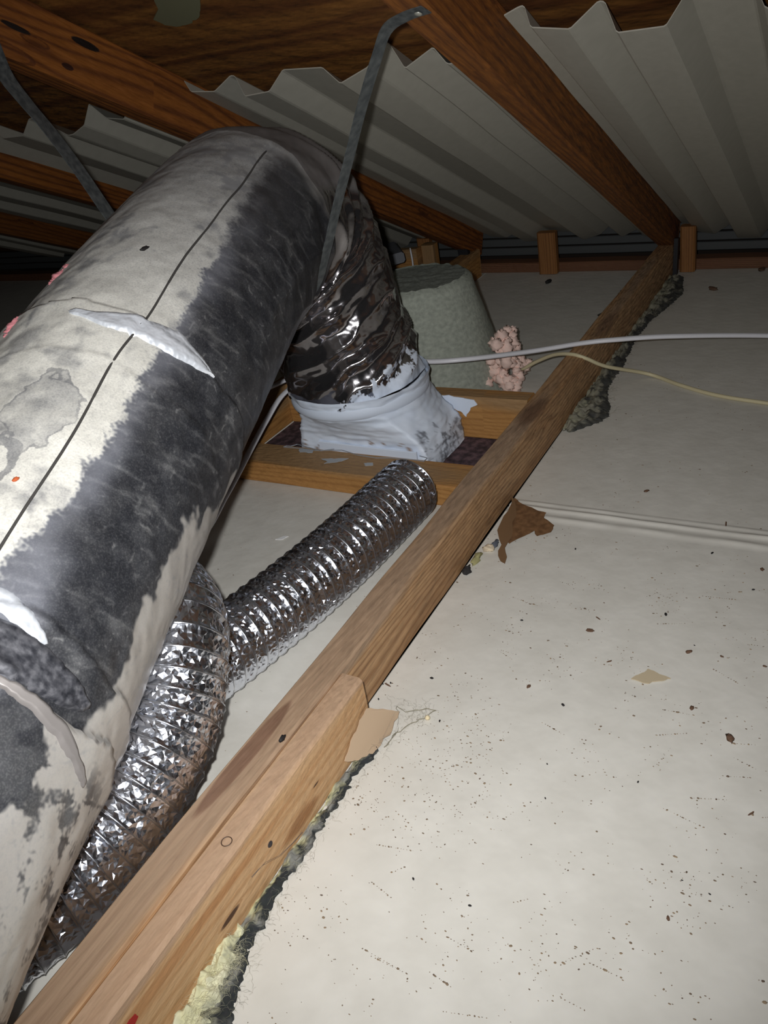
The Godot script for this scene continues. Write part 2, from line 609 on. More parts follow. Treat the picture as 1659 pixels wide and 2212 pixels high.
# ==================================================================== room
func build_room() -> void:
	var f := struct_node("floor", "cream ceiling lining seen from above between the timber joists", "floor")
	var T := -0.012
	part("panel", slab(Vector3(-0.494, T, -1.163), Vector3(1.5, 0, 1.6)), M.floor, f)
	part("panel", slab(Vector3(-0.494, T, -2.68), Vector3(1.5, 0, -1.169)), M.floor, f)
	part("panel", slab(Vector3(-1.14, T, -1.16), Vector3(-0.536, 0, 1.6)), M.floor, f)
	part("panel", slab(Vector3(-1.14, T, -2.68), Vector3(-0.536, 0, -1.43)), M.floor, f)
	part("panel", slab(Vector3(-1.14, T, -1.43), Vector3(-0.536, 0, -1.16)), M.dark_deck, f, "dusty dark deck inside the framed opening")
	part("panel", slab(Vector3(-4.0, T, -2.68), Vector3(-1.14, 0, 1.6)), M.floor, f)
	# taped joint across the right bay: a low double ridge
	var nu := 120
	var nv := 26
	var p := PackedVector3Array(); var uv := PackedVector2Array()
	for i in nu:
		var x := -0.49 + 1.6 * i / (nu - 1)
		for j in nv:
			var q := float(j) / (nv - 1)
			var z := -1.118 - 0.075 * q
			var h := 0.0022 * exp(-pow((q - 0.28) / 0.10, 2.0)) + 0.0034 * exp(-pow((q - 0.62) / 0.07, 2.0)) + 0.0016 * exp(-pow((q - 0.86) / 0.06, 2.0))
			h *= 1.0 + 0.5 * N2.get_noise_2d(x * 9.0, q * 2.0)
			h += 0.0008 * sin(PI * q) - 0.0002
			p.append(Vector3(x, h, z))
			uv.append(Vector2(x, z))
	part("joint_tape", grid(nu, nv, p, uv, false), M.floor, f, "ridged taped joint between two sheets")
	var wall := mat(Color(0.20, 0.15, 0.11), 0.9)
	var w := struct_node("wall_left", "dark far end of the attic on the left", "wall")
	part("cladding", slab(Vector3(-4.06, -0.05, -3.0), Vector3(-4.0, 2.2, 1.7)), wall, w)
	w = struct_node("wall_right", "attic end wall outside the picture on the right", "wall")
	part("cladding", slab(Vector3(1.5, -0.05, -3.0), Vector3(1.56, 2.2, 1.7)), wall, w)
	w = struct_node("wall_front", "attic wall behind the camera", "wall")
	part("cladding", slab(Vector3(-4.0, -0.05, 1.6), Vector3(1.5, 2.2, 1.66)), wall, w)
	w = struct_node("wall_back", "dark void behind the eave boards", "wall")
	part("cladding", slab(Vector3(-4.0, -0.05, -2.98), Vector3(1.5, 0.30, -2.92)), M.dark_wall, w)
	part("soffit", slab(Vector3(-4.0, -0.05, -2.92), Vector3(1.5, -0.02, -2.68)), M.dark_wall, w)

func build_roof() -> void:
	var c := struct_node("ceiling", "brown plywood roof deck above the rafters", "roof")
	# deck sheets, each with its own thickness, laid across the rafters
	var n := Vector3(0, cos(ANG), -sin(ANG))
	var k := 0
	for zz in [[1.75, 0.45], [0.448, -0.752], [-0.754, -1.954], [-1.956, -3.05]]:
		for xx in [[-4.05, -2.402], [-2.4, -0.002], [0.0, 1.55]]:
			var v := PackedVector3Array(); var nn := PackedVector3Array(); var uv := PackedVector2Array(); var idx := PackedInt32Array()
			for s in 2:
				var off := 0.101 + 0.015 * s
				var b := v.size()
				for q in [[xx[0], zz[0]], [xx[1], zz[0]], [xx[1], zz[1]], [xx[0], zz[1]]]:
					v.append(Vector3(q[0], roof_y(q[1], off), q[1]))
					nn.append(-n if s == 0 else n)
					uv.append(Vector2(q[0] / 2.4 + k * 0.37, q[1] / 1.4 / cos(ANG)))
				if s == 0: idx.append_array([b, b + 2, b + 1, b, b + 3, b + 2])
				else: idx.append_array([b, b + 1, b + 2, b, b + 2, b + 3])
			for j in 4:
				var b := v.size()
				var j2 := (j + 1) % 4
				var e := (v[j] - v[j2]).cross(n).normalized()
				for q in [v[j], v[j2], v[j2 + 4], v[j + 4]]:
					v.append(q); nn.append(e); uv.append(Vector2(0.1, 0.1))
				idx.append_array([b, b + 1, b + 2, b, b + 2, b + 3])
			part("deck_sheet", commit(v, nn, uv, idx), M.ply, c)
			k += 1
	# rafters: right faces at these x
	var spec := [[-0.491, M.rafter_b, 0.0, "brown rafter on the right, running down to the eave above the main joist"], [-1.152, M.rafter, 0.0, "knotty brown rafter behind the big dusty duct, with the left strap screwed to it"],
		[-1.90, M.rafter, 0.31, "dark brown rafter left of the big duct, crossed by the metal strap"], [-2.72, M.rafter_b, 0.53, "dim reddish rafter farthest left behind the duct"], [0.17, M.rafter_b, 0.7, "brown rafter at the far right outside the picture"]]
	for s in spec:
		var x: float = s[0] - 0.0235
		var za := 1.5
		var zb := -2.68
		var o := thing("rafter", s[3], "rafter", Vector3(x, roof_y(zb), zb))
		part("beam", timber(Vector3(x, roof_y(za, 0.0485), za), Vector3(x, roof_y(zb, 0.0485), zb), Vector3.RIGHT, 0.047, 0.095, 0.003, 3.0, s[2], 40), s[1], o)
	# corrugated liner sheets between the rafters. profile: x, drop below the deck
	var A := [[-0.489, 0.016], [-0.466, 0.010], [-0.458, 0.010], [-0.450, 0.036], [-0.393, 0.046], [-0.352, 0.020], [-0.343, 0.022], [-0.327, 0.058], [-0.262, 0.060], [-0.232, 0.022], [-0.160, 0.022], [-0.140, 0.058], [-0.080, 0.058], [-0.050, 0.022], [0.02, 0.022], [0.04, 0.058], [0.10, 0.058], [0.12, 0.022]]
	sheet(A, -1.285, -2.735, "grey-beige corrugated liner sheet right of the right-hand rafter", 0.0)
	var B := [[-1.150, 0.012], [-1.140, 0.030], [-1.084, 0.034], [-1.039, 0.014], [-1.029, 0.016], [-1.016, 0.048], [-0.960, 0.048], [-0.922, 0.020], [-0.840, 0.024], [-0.809, 0.050], [-0.751, 0.035], [-0.717, 0.006], [-0.706, 0.008], [-0.682, 0.044], [-0.628, 0.022], [-0.606, 0.046], [-0.562, 0.046], [-0.541, 0.018]]
	sheet(B, -1.33, -2.735, "corrugated liner sheet between the two middle rafters, above the duct bend", 0.0)
	var C := [[-1.895, 0.04], [-1.85, 0.014], [-1.77, 0.014], [-1.755, 0.046], [-1.682, 0.048], [-1.644, 0.020], [-1.621, 0.020], [-1.537, 0.058], [-1.521, 0.058], [-1.480, 0.046], [-1.447, 0.010], [-1.409, 0.037], [-1.36, 0.044], [-1.33, 0.012], [-1.26, 0.012], [-1.23, 0.04], [-1.205, 0.03]]
	sheet(C, -1.36, -2.735, "corrugated liner sheet left of the knotty rafter, behind the left strap", 0.0)
	var D := [[-2.70, 0.02], [-2.66, 0.012], [-2.63, 0.044], [-2.56, 0.044], [-2.53, 0.012], [-2.46, 0.012], [-2.43, 0.044], [-2.36, 0.044], [-2.33, 0.012], [-2.26, 0.012], [-2.23, 0.044], [-2.16, 0.044], [-2.13, 0.012], [-2.06, 0.012], [-2.03, 0.044], [-1.96, 0.044]]
	sheet(D, -1.36, -2.735, "dim corrugated liner sheet at far left between the second pair of rafters", 0.0)
	var D2 := []
	for q in D: D2.append([q[0] - 0.83, q[1]])
	sheet(D2, -1.36, -2.735, "corrugated liner sheet farthest left, almost lost in the dark", 0.0)
	# pale patch on the deck
	var o := thing("plastic_patch", "pale greenish rounded patch stuck to the brown roof deck at the top", "patch", Vector3(-0.96, roof_y(-1.1, 0.1), -1.1))
	var out := PackedVector3Array()
	for q in [[-0.93, -1.06], [-1.019, -1.142], [-1.016, -1.162], [-1.002, -1.173], [-0.975, -1.173], [-0.944, -1.162], [-0.925, -1.146], [-0.86, -1.09]]:
		out.append(Vector3(q[0], roof_y(q[1], 0.097), q[1]))
	part("sheet", scrap(out, -n, 0.002), mat(Color(0.46, 0.46, 0.36), 0.6), o)

func sheet(prof: Array, z0: float, z1: float, label: String, ragged: float) -> void:
	var o := thing("corrugated_sheet", label, "roof sheet", Vector3((prof[0][0] + prof[-1][0]) * 0.5, roof_y(z1, 0.06), z1), "")
	var th := 0.0016
	var v := PackedVector3Array(); var nn := PackedVector3Array(); var idx := PackedInt32Array()
	var n := Vector3(0, cos(ANG), -sin(ANG))
	var dirz := Vector3(0, -sin(ANG), -cos(ANG))
	# round the folds a little: each fold becomes two points
	var pts := []
	for i in prof.size():
		var q := Vector2(prof[i][0], 0.099 - prof[i][1])
		if i == 0 or i == prof.size() - 1:
			pts.append(q)
		else:
			var a := Vector2(prof[i - 1][0], 0.099 - prof[i - 1][1])
			var b := Vector2(prof[i + 1][0], 0.099 - prof[i + 1][1])
			pts.append(q + (a - q).limit_length(0.0025))
			pts.append(q + (b - q).limit_length(0.0025))
	var ns := 24
	for s in 2:
		for i in pts.size() - 1:
			var a: Vector2 = pts[i]
			var b: Vector2 = pts[i + 1]
			var d := (b - a).normalized()
			var fn := Vector3(d.y, 0, 0) - n * d.x
			if s == 1: fn = -fn
			var base := v.size()
			for k in ns + 1:
				for q in [a, b]:
					var ze: float = z0 + ragged * (q.x - pts[0].x)
					var z: float = lerpf(ze, z1, float(k) / ns)
					var sag := 0.002 * N2.get_noise_2d(q.x * 6.0, z * 3.0)
					v.append(Vector3(q.x, roof_y(z, q.y + sag + (th if s == 1 else 0.0)), z))
					nn.append(fn)
			for k in ns:
				var e := base + k * 2
				if s == 0: idx.append_array([e, e + 2, e + 1, e + 1, e + 2, e + 3])
				else: idx.append_array([e, e + 1, e + 2, e + 1, e + 3, e + 2])
	for k in [0, ns]:
		for i in pts.size() - 1:
			var base := v.size()
			for q in [pts[i], pts[i + 1]]:
				var ze: float = z0 + ragged * (q.x - pts[0].x)
				var z: float = lerpf(ze, z1, float(k) / ns)
				var sag := 0.002 * N2.get_noise_2d(q.x * 6.0, z * 3.0)
				for t in [0.0, th]:
					v.append(Vector3(q.x, roof_y(z, q.y + sag + t), z))
					nn.append(-dirz if k == 0 else dirz)
			if k == 0: idx.append_array([base, base + 2, base + 1, base + 1, base + 2, base + 3])
			else: idx.append_array([base, base + 1, base + 2, base + 1, base + 3, base + 2])
	part("profile", commit(v, nn, PackedVector2Array(), idx), M.sheet, o)

func build_joists() -> void:
	var o := thing("ceiling_joist", "long pale pine joist running diagonally to the eave, dusty on top", "joist", Vector3(-0.515, 0, -1.2))
	part("beam", timber(Vector3(-0.5155, 0.0475, -0.01), Vector3(-0.5155, 0.0475, -2.62), Vector3.RIGHT, 0.045, 0.095, 0.003, 2.8, 0.0, 60), M.joist, o)
	# rust-ringed nail head on the top
	o = thing("sister_joist", "short pale pine board fixed against the right side of the long joist, in the foreground", "joist", Vector3(-0.476, 0, -0.25))
	part("beam", timber(Vector3(-0.4765, 0.0465, -0.01), Vector3(-0.4765, 0.0465, -0.590), Vector3.RIGHT, 0.032, 0.093, 0.004, 0.9, 0.0, 30, 0.00005), M.sister, o)
	part("nail_ring", lathe(Vector3(-0.474, 0.0931, -0.337), [Vector2(0.0049, 0.0), Vector2(0.0052, 0.0006), Vector2(0.0057, 0.0006), Vector2(0.0060, 0.0)], 20), mat(Color(0.28, 0.2, 0.14), 0.6), o, "dark ring mark on the top of the board")
	part("nail", lathe(Vector3(-0.4602, 0.047, -0.376), [Vector2(0.0, 0.0010), Vector2(0.0032, 0.0008), Vector2(0.0038, 0.0)], 14, Vector3.RIGHT), mat(Color(0.25, 0.23, 0.24), 0.5, 0.5), o, "dark nail head in the side")
	var g := PackedVector3Array([Vector3(-0.4601, 0.0407, -0.340), Vector3(-0.4601, 0.0393, -0.340), Vector3(-0.4601, 0.0073, -0.424), Vector3(-0.4601, 0.0083, -0.424)])
	part("pencil_line", scrap(g, Vector3.RIGHT, 0.0004), mat(Color(0.30, 0.30, 0.33), 0.7), o, "thin grey line drawn on the side")
	var red := PackedVector3Array([Vector3(-0.4602, 0.0665, -0.179), Vector3(-0.4602, 0.060, -0.180), Vector3(-0.4602, 0.050, -0.160), Vector3(-0.4602, 0.066, -0.155)])
	part("red_mark", scrap(red, Vector3.RIGHT, 0.0003), mat(Color(0.62, 0.10, 0.08), 0.7), o, "red paint mark on the side")
	o = thing("ceiling_joist", "joist left of the white duct boot, mostly hidden in the big duct's shadow", "joist", Vector3(-1.16, 0, -1.2))
	part("beam", timber(Vector3(-1.1625, 0.0475, 1.5), Vector3(-1.1625, 0.0475, -2.62), Vector3.RIGHT, 0.045, 0.095, 0.003, 2.8, 0.4, 30), M.noggin, o)
	# framed opening
	o = thing("noggin", "pine noggin lying flat in front of the white duct boot, smeared with white", "noggin", Vector3(-0.84, 0, -1.174))
	part("beam", timber(Vector3(-1.139, 0.0225, -1.174), Vector3(-0.539, 0.0225, -1.174), Vector3(0, 0, 1), 0.088, 0.045, 0.003, 1.0, 0.1, 16), M.noggin, o)
	for q in [[[-0.975, -1.205], [-0.940, -1.208], [-0.935, -1.196], [-0.965, -1.193]], [[-0.900, -1.176], [-0.872, -1.182], [-0.842, -1.190], [-0.85, -1.176], [-0.868, -1.166], [-0.882, -1.158], [-0.880, -1.168]], [[-0.800, -1.178], [-0.782, -1.184], [-0.776, -1.174], [-0.79, -1.168]]]:
		var ol := PackedVector3Array()
		for e in q: ol.append(Vector3(e[0], 0.0452, e[1]))
		part("mastic_smear", scrap(ol, Vector3.UP, 0.0006), mat(Color(0.66, 0.67, 0.68), 0.7), o)
	o = thing("noggin", "pine noggin on edge behind the white duct boot, in front of the grey cone", "noggin", Vector3(-0.84, 0, -1.433))
	part("beam", timber(Vector3(-1.139, 0.0475, -1.4325), Vector3(-0.539, 0.0475, -1.4325), Vector3(0, 0, 1), 0.045, 0.095, 0.003, 1.0, 0.5, 16), M.noggin, o)
	var ol := PackedVector3Array()
	for e in [[-0.735, 0.096], [-0.690, 0.094], [-0.655, 0.090], [-0.648, 0.080], [-0.664, 0.072], [-0.676, 0.050], [-0.688, 0.062], [-0.715, 0.070]]: ol.append(Vector3(e[0], e[1], -1.4099))
	part("mastic_smear", scrap(ol, Vector3(0, 0, 1), 0.002), M.mastic, o, "thick white smear on the front face")
	ol = PackedVector3Array()
	for e in [[-1.0, -1.27], [-0.985, -1.235]]: ol.append(Vector3(e[0], 0, e[1]))

func build_eave() -> void:
	var o := thing("wall_plate", "low brown timber plate along the foot of the eave", "timber plate", Vector3(-0.8, 0, -2.69))
	part("beam", timber(Vector3(-4.0, 0.016, -2.69), Vector3(1.5, 0.016, -2.69), Vector3(0, 0, 1), 0.06, 0.034, 0.003, 1.0, 0.2, 40), make_wood(8, 512, 128, 1.0, 0.2, Color(0.52, 0.36, 0.25), Color(0.34, 0.21, 0.13), [], []), o)
	o = thing("eave_boards", "dark grey horizontal boards closing the gap above the eave plate", "boards", Vector3(-0.8, 0.03, -2.80))
	for k in 3:
		var y := 0.034 + 0.029 * k
		part("slat", timber(Vector3(-4.0, y + 0.013, -2.76 - 0.008 * k), Vector3(1.5, y + 0.013, -2.76 - 0.008 * k), Vector3(0, 0, 1), 0.012, 0.026, 0.002, 1.0, 0.0, 30), M.slat, o)
	var tan_ := make_wood(9, 512, 128, 1.0, 0.3, Color(0.66, 0.46, 0.25), Color(0.46, 0.29, 0.14), [], [])
	var bl := [[-0.903, 0.062, 0.138, 0.002, -2.625, "upright pale wood block at the eave, left of the right-hand rafter"], [-0.455, 0.045, 0.140, 0.002, -2.625, "upright pale wood block at the eave, just right of the rafter foot"], [-1.36, 0.05, 0.135, 0.002, -2.625, "wood block at the eave hidden behind the duct bend"]]
	for b in bl:
		o = thing("wood_block", b[5], "wood block", Vector3(b[0], 0, b[4]))
		part("block", timber(Vector3(b[0], b[3], b[4] - 0.018), Vector3(b[0], b[2], b[4] - 0.018), Vector3.RIGHT, b[1], 0.036, 0.006, 1.0, 0.3, 4, 0.001), tan_, o)
	o = thing("black_strip", "narrow black strip hanging at the eave between the rafter foot and the wood block", "strip", Vector3(-0.487, 0.0, -2.60))
	part("strip", ribbon([Vector3(-0.4845, -0.05, -2.61), Vector3(-0.4845, 0.0, -2.61), Vector3(-0.4845, 0.05, -2.612), Vector3(-0.4845, 0.11, -2.615), Vector3(-0.4845, 0.15, -2.62)], [Vector3.BACK, Vector3.BACK, Vector3.BACK, Vector3.BACK, Vector3.BACK], 0.022, 0.012, 10), M.black, o)
	o = thing("black_strip", "black strip standing at the eave above the grey cone cover", "strip", Vector3(-1.16, 0.0, -2.58))
	part("strip", ribbon([Vector3(-1.165, -0.05, -2.56), Vector3(-1.165, 0.03, -2.56), Vector3(-1.17, 0.08, -2.56), Vector3(-1.175, 0.125, -2.56), Vector3(-1.18, 0.16, -2.56)], [Vector3.RIGHT, Vector3.RIGHT, Vector3.RIGHT, Vector3.RIGHT, Vector3.RIGHT], 0.036, 0.02, 10), M.black, o)
	# odds and ends seen past the bend
	o = thing("grey_offcut", "small grey offcut bar in the gloom beside the duct bend", "offcut", Vector3(-1.33, 0.17, -2.3))
	part("bar", timber(Vector3(-1.345, 0.172, -2.36), Vector3(-1.235, 0.178, -2.2), Vector3(0.3, 0, 0.9), 0.05, 0.032, 0.006, 1.0, 0.1, 4), mat(Color(0.45, 0.46, 0.48), 0.7), o)
	o = thing("wood_stub", "short orange wood stub under the sheets behind the grey cone", "wood stub", Vector3(-1.25, 0.0, -2.45))
	part("stub", timber(Vector3(-1.245, 0.001, -2.45), Vector3(-1.245, 0.16, -2.45), Vector3.RIGHT, 0.045, 0.045, 0.004, 1.0, 0.3, 4), M.noggin, o)
	o = thing("wood_stub", "wood offcut lying crosswise under the grey bar behind the duct", "wood stub", Vector3(-1.36, 0.0, -2.42))
	part("stub", timber(Vector3(-1.46, 0.118, -2.42), Vector3(-1.27, 0.126, -2.42), Vector3(0, 0, 1), 0.04, 0.06, 0.004, 1.0, 0.3, 4), M.noggin, o)
	o = thing("thin_wire", "thin white wire hanging behind the grey cone cover", "wire", Vector3(-1.28, 0.1, -2.38))
	part("wire", tube([Vector3(-1.27, 0.22, -2.36), Vector3(-1.27, 0.17, -2.36), Vector3(-1.262, 0.13, -2.35), Vector3(-1.258, 0.10, -2.34), Vector3(-1.26, 0.0, -2.34), Vector3(-1.3, 0.0, -2.34)], 0.003, 16, 6), M.cable_white, o)

# ==================================================================== the big duct
const DP := [Vector3(-0.54, 0.17, 0.45), Vector3(-0.555, 0.175, 0.25), Vector3(-0.588, 0.225, 0.02), Vector3(-0.693, 0.330, -0.352), Vector3(-0.799, 0.434, -0.724), Vector3(-0.885, 0.516, -1.055), Vector3(-0.906, 0.520, -1.168), Vector3(-0.920, 0.468, -1.265), Vector3(-0.910, 0.370, -1.303), Vector3(-0.893, 0.26, -1.312), Vector3(-0.868, 0.15, -1.31), Vector3(-0.858, 0.05, -1.31)]
const DR := [0.155, 0.155, 0.155, 0.155, 0.155, 0.150, 0.146, 0.145, 0.144, 0.142, 0.143, 0.144]
var DF := {}
var DN := 520
const SE := 1.44   # where the bend turns down

func ridge(x: float, sharp: float) -> float:   # periodic crease, sharp fold at whole numbers
	var f := absf(x - roundf(x)) * 2.0
	return pow(1.0 - f, sharp)

func duct_disp(s: float, a: float) -> float:
	var ca := cos(a)
	var sa := sin(a)
	var d := 0.0025 * N1.get_noise_3d(s * 3.0, ca * 1.0, sa * 1.0)
	var down := smoothstep(SE - 0.06, SE + 0.12, s)
	# tension folds: mostly round the duct on the dark side, along it towards the bend
	var w := N2.get_noise_3d(s * 2.0, ca * 0.8 + 7.0, sa * 0.8)
	if a > 0.2 and a < 3.6:
		var side := smoothstep(0.6, 1.0, a)
		var fold := N3.get_noise_3d((s - 0.05 * a) * 7.0, a * 0.9 + w * 0.6, 3.0)
		d += 0.0015 * fold * side * (1.0 - down) * (1.0 - 0.6 * smoothstep(1.0, 1.2, s))
		# folds fanning out from the throat of the bend
		var fan := smoothstep(1.0, 1.25, s) * (1.0 - down) * side
		var ph := a * 2.1 - (s - 1.1) * 3.0 + w * 0.5
		d += 0.0040 * fan * ridge(ph, 2.5)
	d += 0.0012 * N3.get_noise_3d(s * 9.0, ca * 2.0, sa * 2.0) * (1.0 - down)
	# bunching where the jacket laps
	for q in [[0.925, 0.005], [0.84, 0.002], [0.55, 0.006], [0.50, 0.007]]:
		var c: float = s - q[0] + 0.012 * N2.get_noise_2d(a * 1.5, q[0] * 9.0) - 0.008 * cos(a - 0.7)
		if c < 0.0: d += q[1] * exp(c / 0.035) * 0.8
	# slanting ring folds on the part that drops to the boot
	if down > 0.0:
		var u := s - 0.055 * a + 0.020 * N2.get_noise_3d(s * 5.0, ca * 1.5, sa * 1.5)
		var ph := u / 0.056
		var amp := 0.55 + 0.6 * N2.get_noise_3d(roundf(ph) * 3.0, ca * 1.2, sa * 1.2)
		d += down * (0.016 * ridge(ph, 1.5) * amp - 0.006 + 0.0022 * N3.get_noise_3d(u * 24.0, a * 1.1, 3.0) + 0.0006 * N3.get_noise_3d(s * 40.0, ca * 7.0 + 3.0, sa * 7.0))
	# puckers on the inside of the bend
	var inn := exp(-pow((s - SE) / 0.12, 2.0)) * maxf(0.0, -ca + 0.35)
	d += inn * 0.008 * sin(a * 2.0 + s * 60.0)
	# the seam: a shallow step along the top
	if s < 1.44:
		var k := a - 0.655 - 0.03 * N2.get_noise_2d(s * 5.0, 1.0)
		d += -0.0022 * exp(-pow(k / 0.018, 2.0)) + (0.0022 * exp(k / 0.10) if k < 0.0 else 0.0)
	d -= 0.004 * smoothstep(1.92, 2.0, s)
	return d

func duct_point(s: float, a: float, off := 0.0) -> Vector3:
	var x: float = clampf(s / DF.len, 0.0, 1.0) * DN
	var i := mini(int(x), DN - 1)
	var f := x - i
	var c: Vector3 = DF.c[i].lerp(DF.c[i + 1], f)
	var U: Vector3 = DF.U[i].lerp(DF.U[i + 1], f)
	var V: Vector3 = DF.V[i].lerp(DF.V[i + 1], f)
	var R: float = cr(DR, lerpf(DF.t[i], DF.t[i + 1], f))
	return c + (U * cos(a) + V * sin(a)) * (R + duct_disp(s, a) + off)

func make_jacket() -> void:
	# albedo, and roughness + metal, painted over arc length s and angle a
	var W := 2048
	var H := 1024
	var L: float = DF.len
	var b := PackedByteArray(); b.resize(W * H * 3)
	var o := PackedByteArray(); o.resize(W * H * 3)
	var i := 0
	var pale := Color(0.87, 0.86, 0.82)
	var grey := Color(0.50, 0.50, 0.50)
	var soot := Color(0.135, 0.14, 0.16)
	var foil := Color(0.86, 0.86, 0.86)
	var white := Color(0.88, 0.92, 0.98)
	for y in H:
		var a := TAU * y / H
		if a > PI * 1.5: a -= TAU
		var ca := cos(a)
		var sa := sin(a)
		for x in W:
			var s := L * x / W
			var fi := clampi(int(float(x) / W * DN), 0, DN)
			var up: float = DF.U[fi].y * ca + DF.V[fi].y * sa
			var n1 := N1.get_noise_3d(s * 7.0, ca * 1.2, sa * 1.2)
			var n2 := N1.get_noise_3d(s * 26.0, ca * 4.2 + 5.0, sa * 4.2)
			var rr := rng.randf()
			var n3 := N2.get_noise_3d(s * 210.0, ca * 32.0, sa * 32.0 + 9.0)
			var bend := smoothstep(1.05, 1.36, s)
			# thick dust on what faces up, with a firm ragged edge a little past the seam
			var edge := 0.86 + 0.05 * n1 + 0.07 * n2 + 0.022 * n3 - 0.14 * smoothstep(0.72, 0.55, s) - 0.10 * bend
			var soft := 0.025 + 0.10 * bend
			var dust := smoothstep(soft, -soft, a - edge) if a > -2.2 else 0.0
			if s > SE - 0.06:
				var f := smoothstep(SE - 0.06, SE + 0.03, s)
				dust = lerpf(dust, 0.85 * smoothstep(0.22, 0.42, up + 0.10 * n1), f)
			# scuffs and veins in the dust
			var vein := smoothstep(0.55, 0.95, N3.get_noise_3d(s * 11.0, ca * 1.8, sa * 1.8 + 4.0))
			var scuff := smoothstep(0.0, 0.5, n1 * 0.7 + n2 * 0.6 - 0.05) * 0.45 + vein * 0.30 * smoothstep(-0.2, 0.3, n1)
			var e1 := pow((s - 0.765) / 0.055, 2.0) + pow((a - 0.42) / 0.20, 2.0) + 0.8 * n2
			var e2 := pow((s - 0.685) / 0.040, 2.0) + pow((a - 0.33) / 0.15, 2.0) + 0.8 * n2
			if e1 < 1.0: scuff = maxf(scuff, (0.62 if e1 > 0.85 else 0.36) + 0.4 * n2)
			if e2 < 1.0 and e2 > 0.30: scuff = maxf(scuff, 0.70 + 0.3 * n2)
			var blk_end := lerpf(1.62, 2.5, smoothstep(0.66, 1.05, s)) + 0.20 * n1 + 0.16 * n2
			if s < 0.50: blk_end = 1.25 + 0.6 * n1 + 0.3 * n2
			var blk := smoothstep(0.04, -0.04, a - blk_end) if a > 0.3 else 0.0
			blk *= 1.0 - smoothstep(SE - 0.04, SE + 0.03, s + 0.05 * n1)
			var streak := smoothstep(0.50, 0.95, N3.get_noise_3d((s - 0.03 * a) * 22.0, a * 1.1, 8.0))
			var web := smoothstep(0.70, 0.92, N3.get_noise_3d(s * 26.0 - a, ca * 4.0, sa * 4.0))
			var patchy := smoothstep(-0.35, 0.5, n2 + n1 * 0.6)
			var bc := soot.lerp(grey, clampf(0.22 * patchy + 0.16 * maxf(0.0, n3) + 0.38 * streak + 0.60 * web * patchy + 0.34 * rr * rr * rr, 0.0, 0.9))
			bc = bc.lerp(Color(0.62, 0.63, 0.67), 0.60 * smoothstep(1.12, 0.86, a + 0.15 * n1) * (1.0 - bend))
			bc = bc.lerp(Color(0.30, 0.30, 0.31), 0.6 * bend * smoothstep(1.5, 0.9, a + 0.3 * n1))
			var c := (foil if s < SE else Color(0.66, 0.65, 0.66)).lerp(bc, blk * 0.95)
			var metal := lerpf(0.95, 0.30, blk)
			var rough := lerpf(0.30 if s < SE - 0.05 else 0.13, 0.48, blk)
			if s < SE and a > 0.3: # thin dust film on the clean lower side
				c = c.lerp(Color(0.68, 0.65, 0.61).lerp(grey, 0.40 * web + 0.2 * maxf(0.0, n3) + 0.25 * rr * rr), 0.62 * (1.0 - blk))
				metal = lerpf(metal, 0.40, 1.0 - blk)
				rough = lerpf(rough, 0.45, 1.0 - blk)
			if s < 0.49: # black scuffs low on the near end
				c = c.lerp(soot.lerp(grey, 0.45 * patchy + 0.3 * rr * rr), 0.85 * smoothstep(-0.05, 0.30, n2 * 0.8 + 0.8 * n1 + 0.4 * streak + 0.15 * n3 - 0.10) * smoothstep(0.50, 0.46, s))
			var dc := pale.lerp(Color(0.47, 0.47, 0.475), clampf(scuff + 0.18 * absf(n3) + 0.22 * rr * rr + 0.30 * smoothstep(0.85, 1.1, s) + 0.35 * bend, 0.0, 0.94))
			if s > SE: dc = Color(0.36, 0.34, 0.33)
			c = c.lerp(dc, dust)
			metal = lerpf(metal, 0.0, dust)
			rough = lerpf(rough, 0.95, dust)
			# mastic brushed up over the foot of the bend
			var wh := s - (1.945 + 0.045 * n2 + 0.030 * n1 - 0.034 * cos(a - 1.2) + 0.008 * streak)
			if wh > 0.0:
				var q := smoothstep(0.0, 0.008, wh + 0.008 * n3)
				c = c.lerp(white.darkened(0.15 * absf(n2) + 0.12 * streak), q)
				metal = lerpf(metal, 0.0, q)
				rough = lerpf(rough, 0.6, q)
			b[i] = int(clampf(c.r, 0, 1) * 255); b[i + 1] = int(clampf(c.g, 0, 1) * 255); b[i + 2] = int(clampf(c.b, 0, 1) * 255)
			o[i] = 255; o[i + 1] = int(clampf(rough, 0, 1) * 255); o[i + 2] = int(clampf(metal, 0, 1) * 255)
			i += 3
	var m := StandardMaterial3D.new()
	m.albedo_texture = to_tex(W, H, b)
	var ot := to_tex(W, H, o)
	m.roughness = 1.0
	m.roughness_texture = ot
	m.roughness_texture_channel = BaseMaterial3D.TEXTURE_CHANNEL_GREEN
	m.metallic = 1.0
	m.metallic_texture = ot
	m.metallic_texture_channel = BaseMaterial3D.TEXTURE_CHANNEL_BLUE
	m.normal_enabled = true
	m.normal_texture = normal_noise(61, 0.012, 1024, 512, 9.0, FastNoiseLite.TYPE_SIMPLEX_SMOOTH, 4)
	m.normal_scale = 0.4
	M.jacket = m

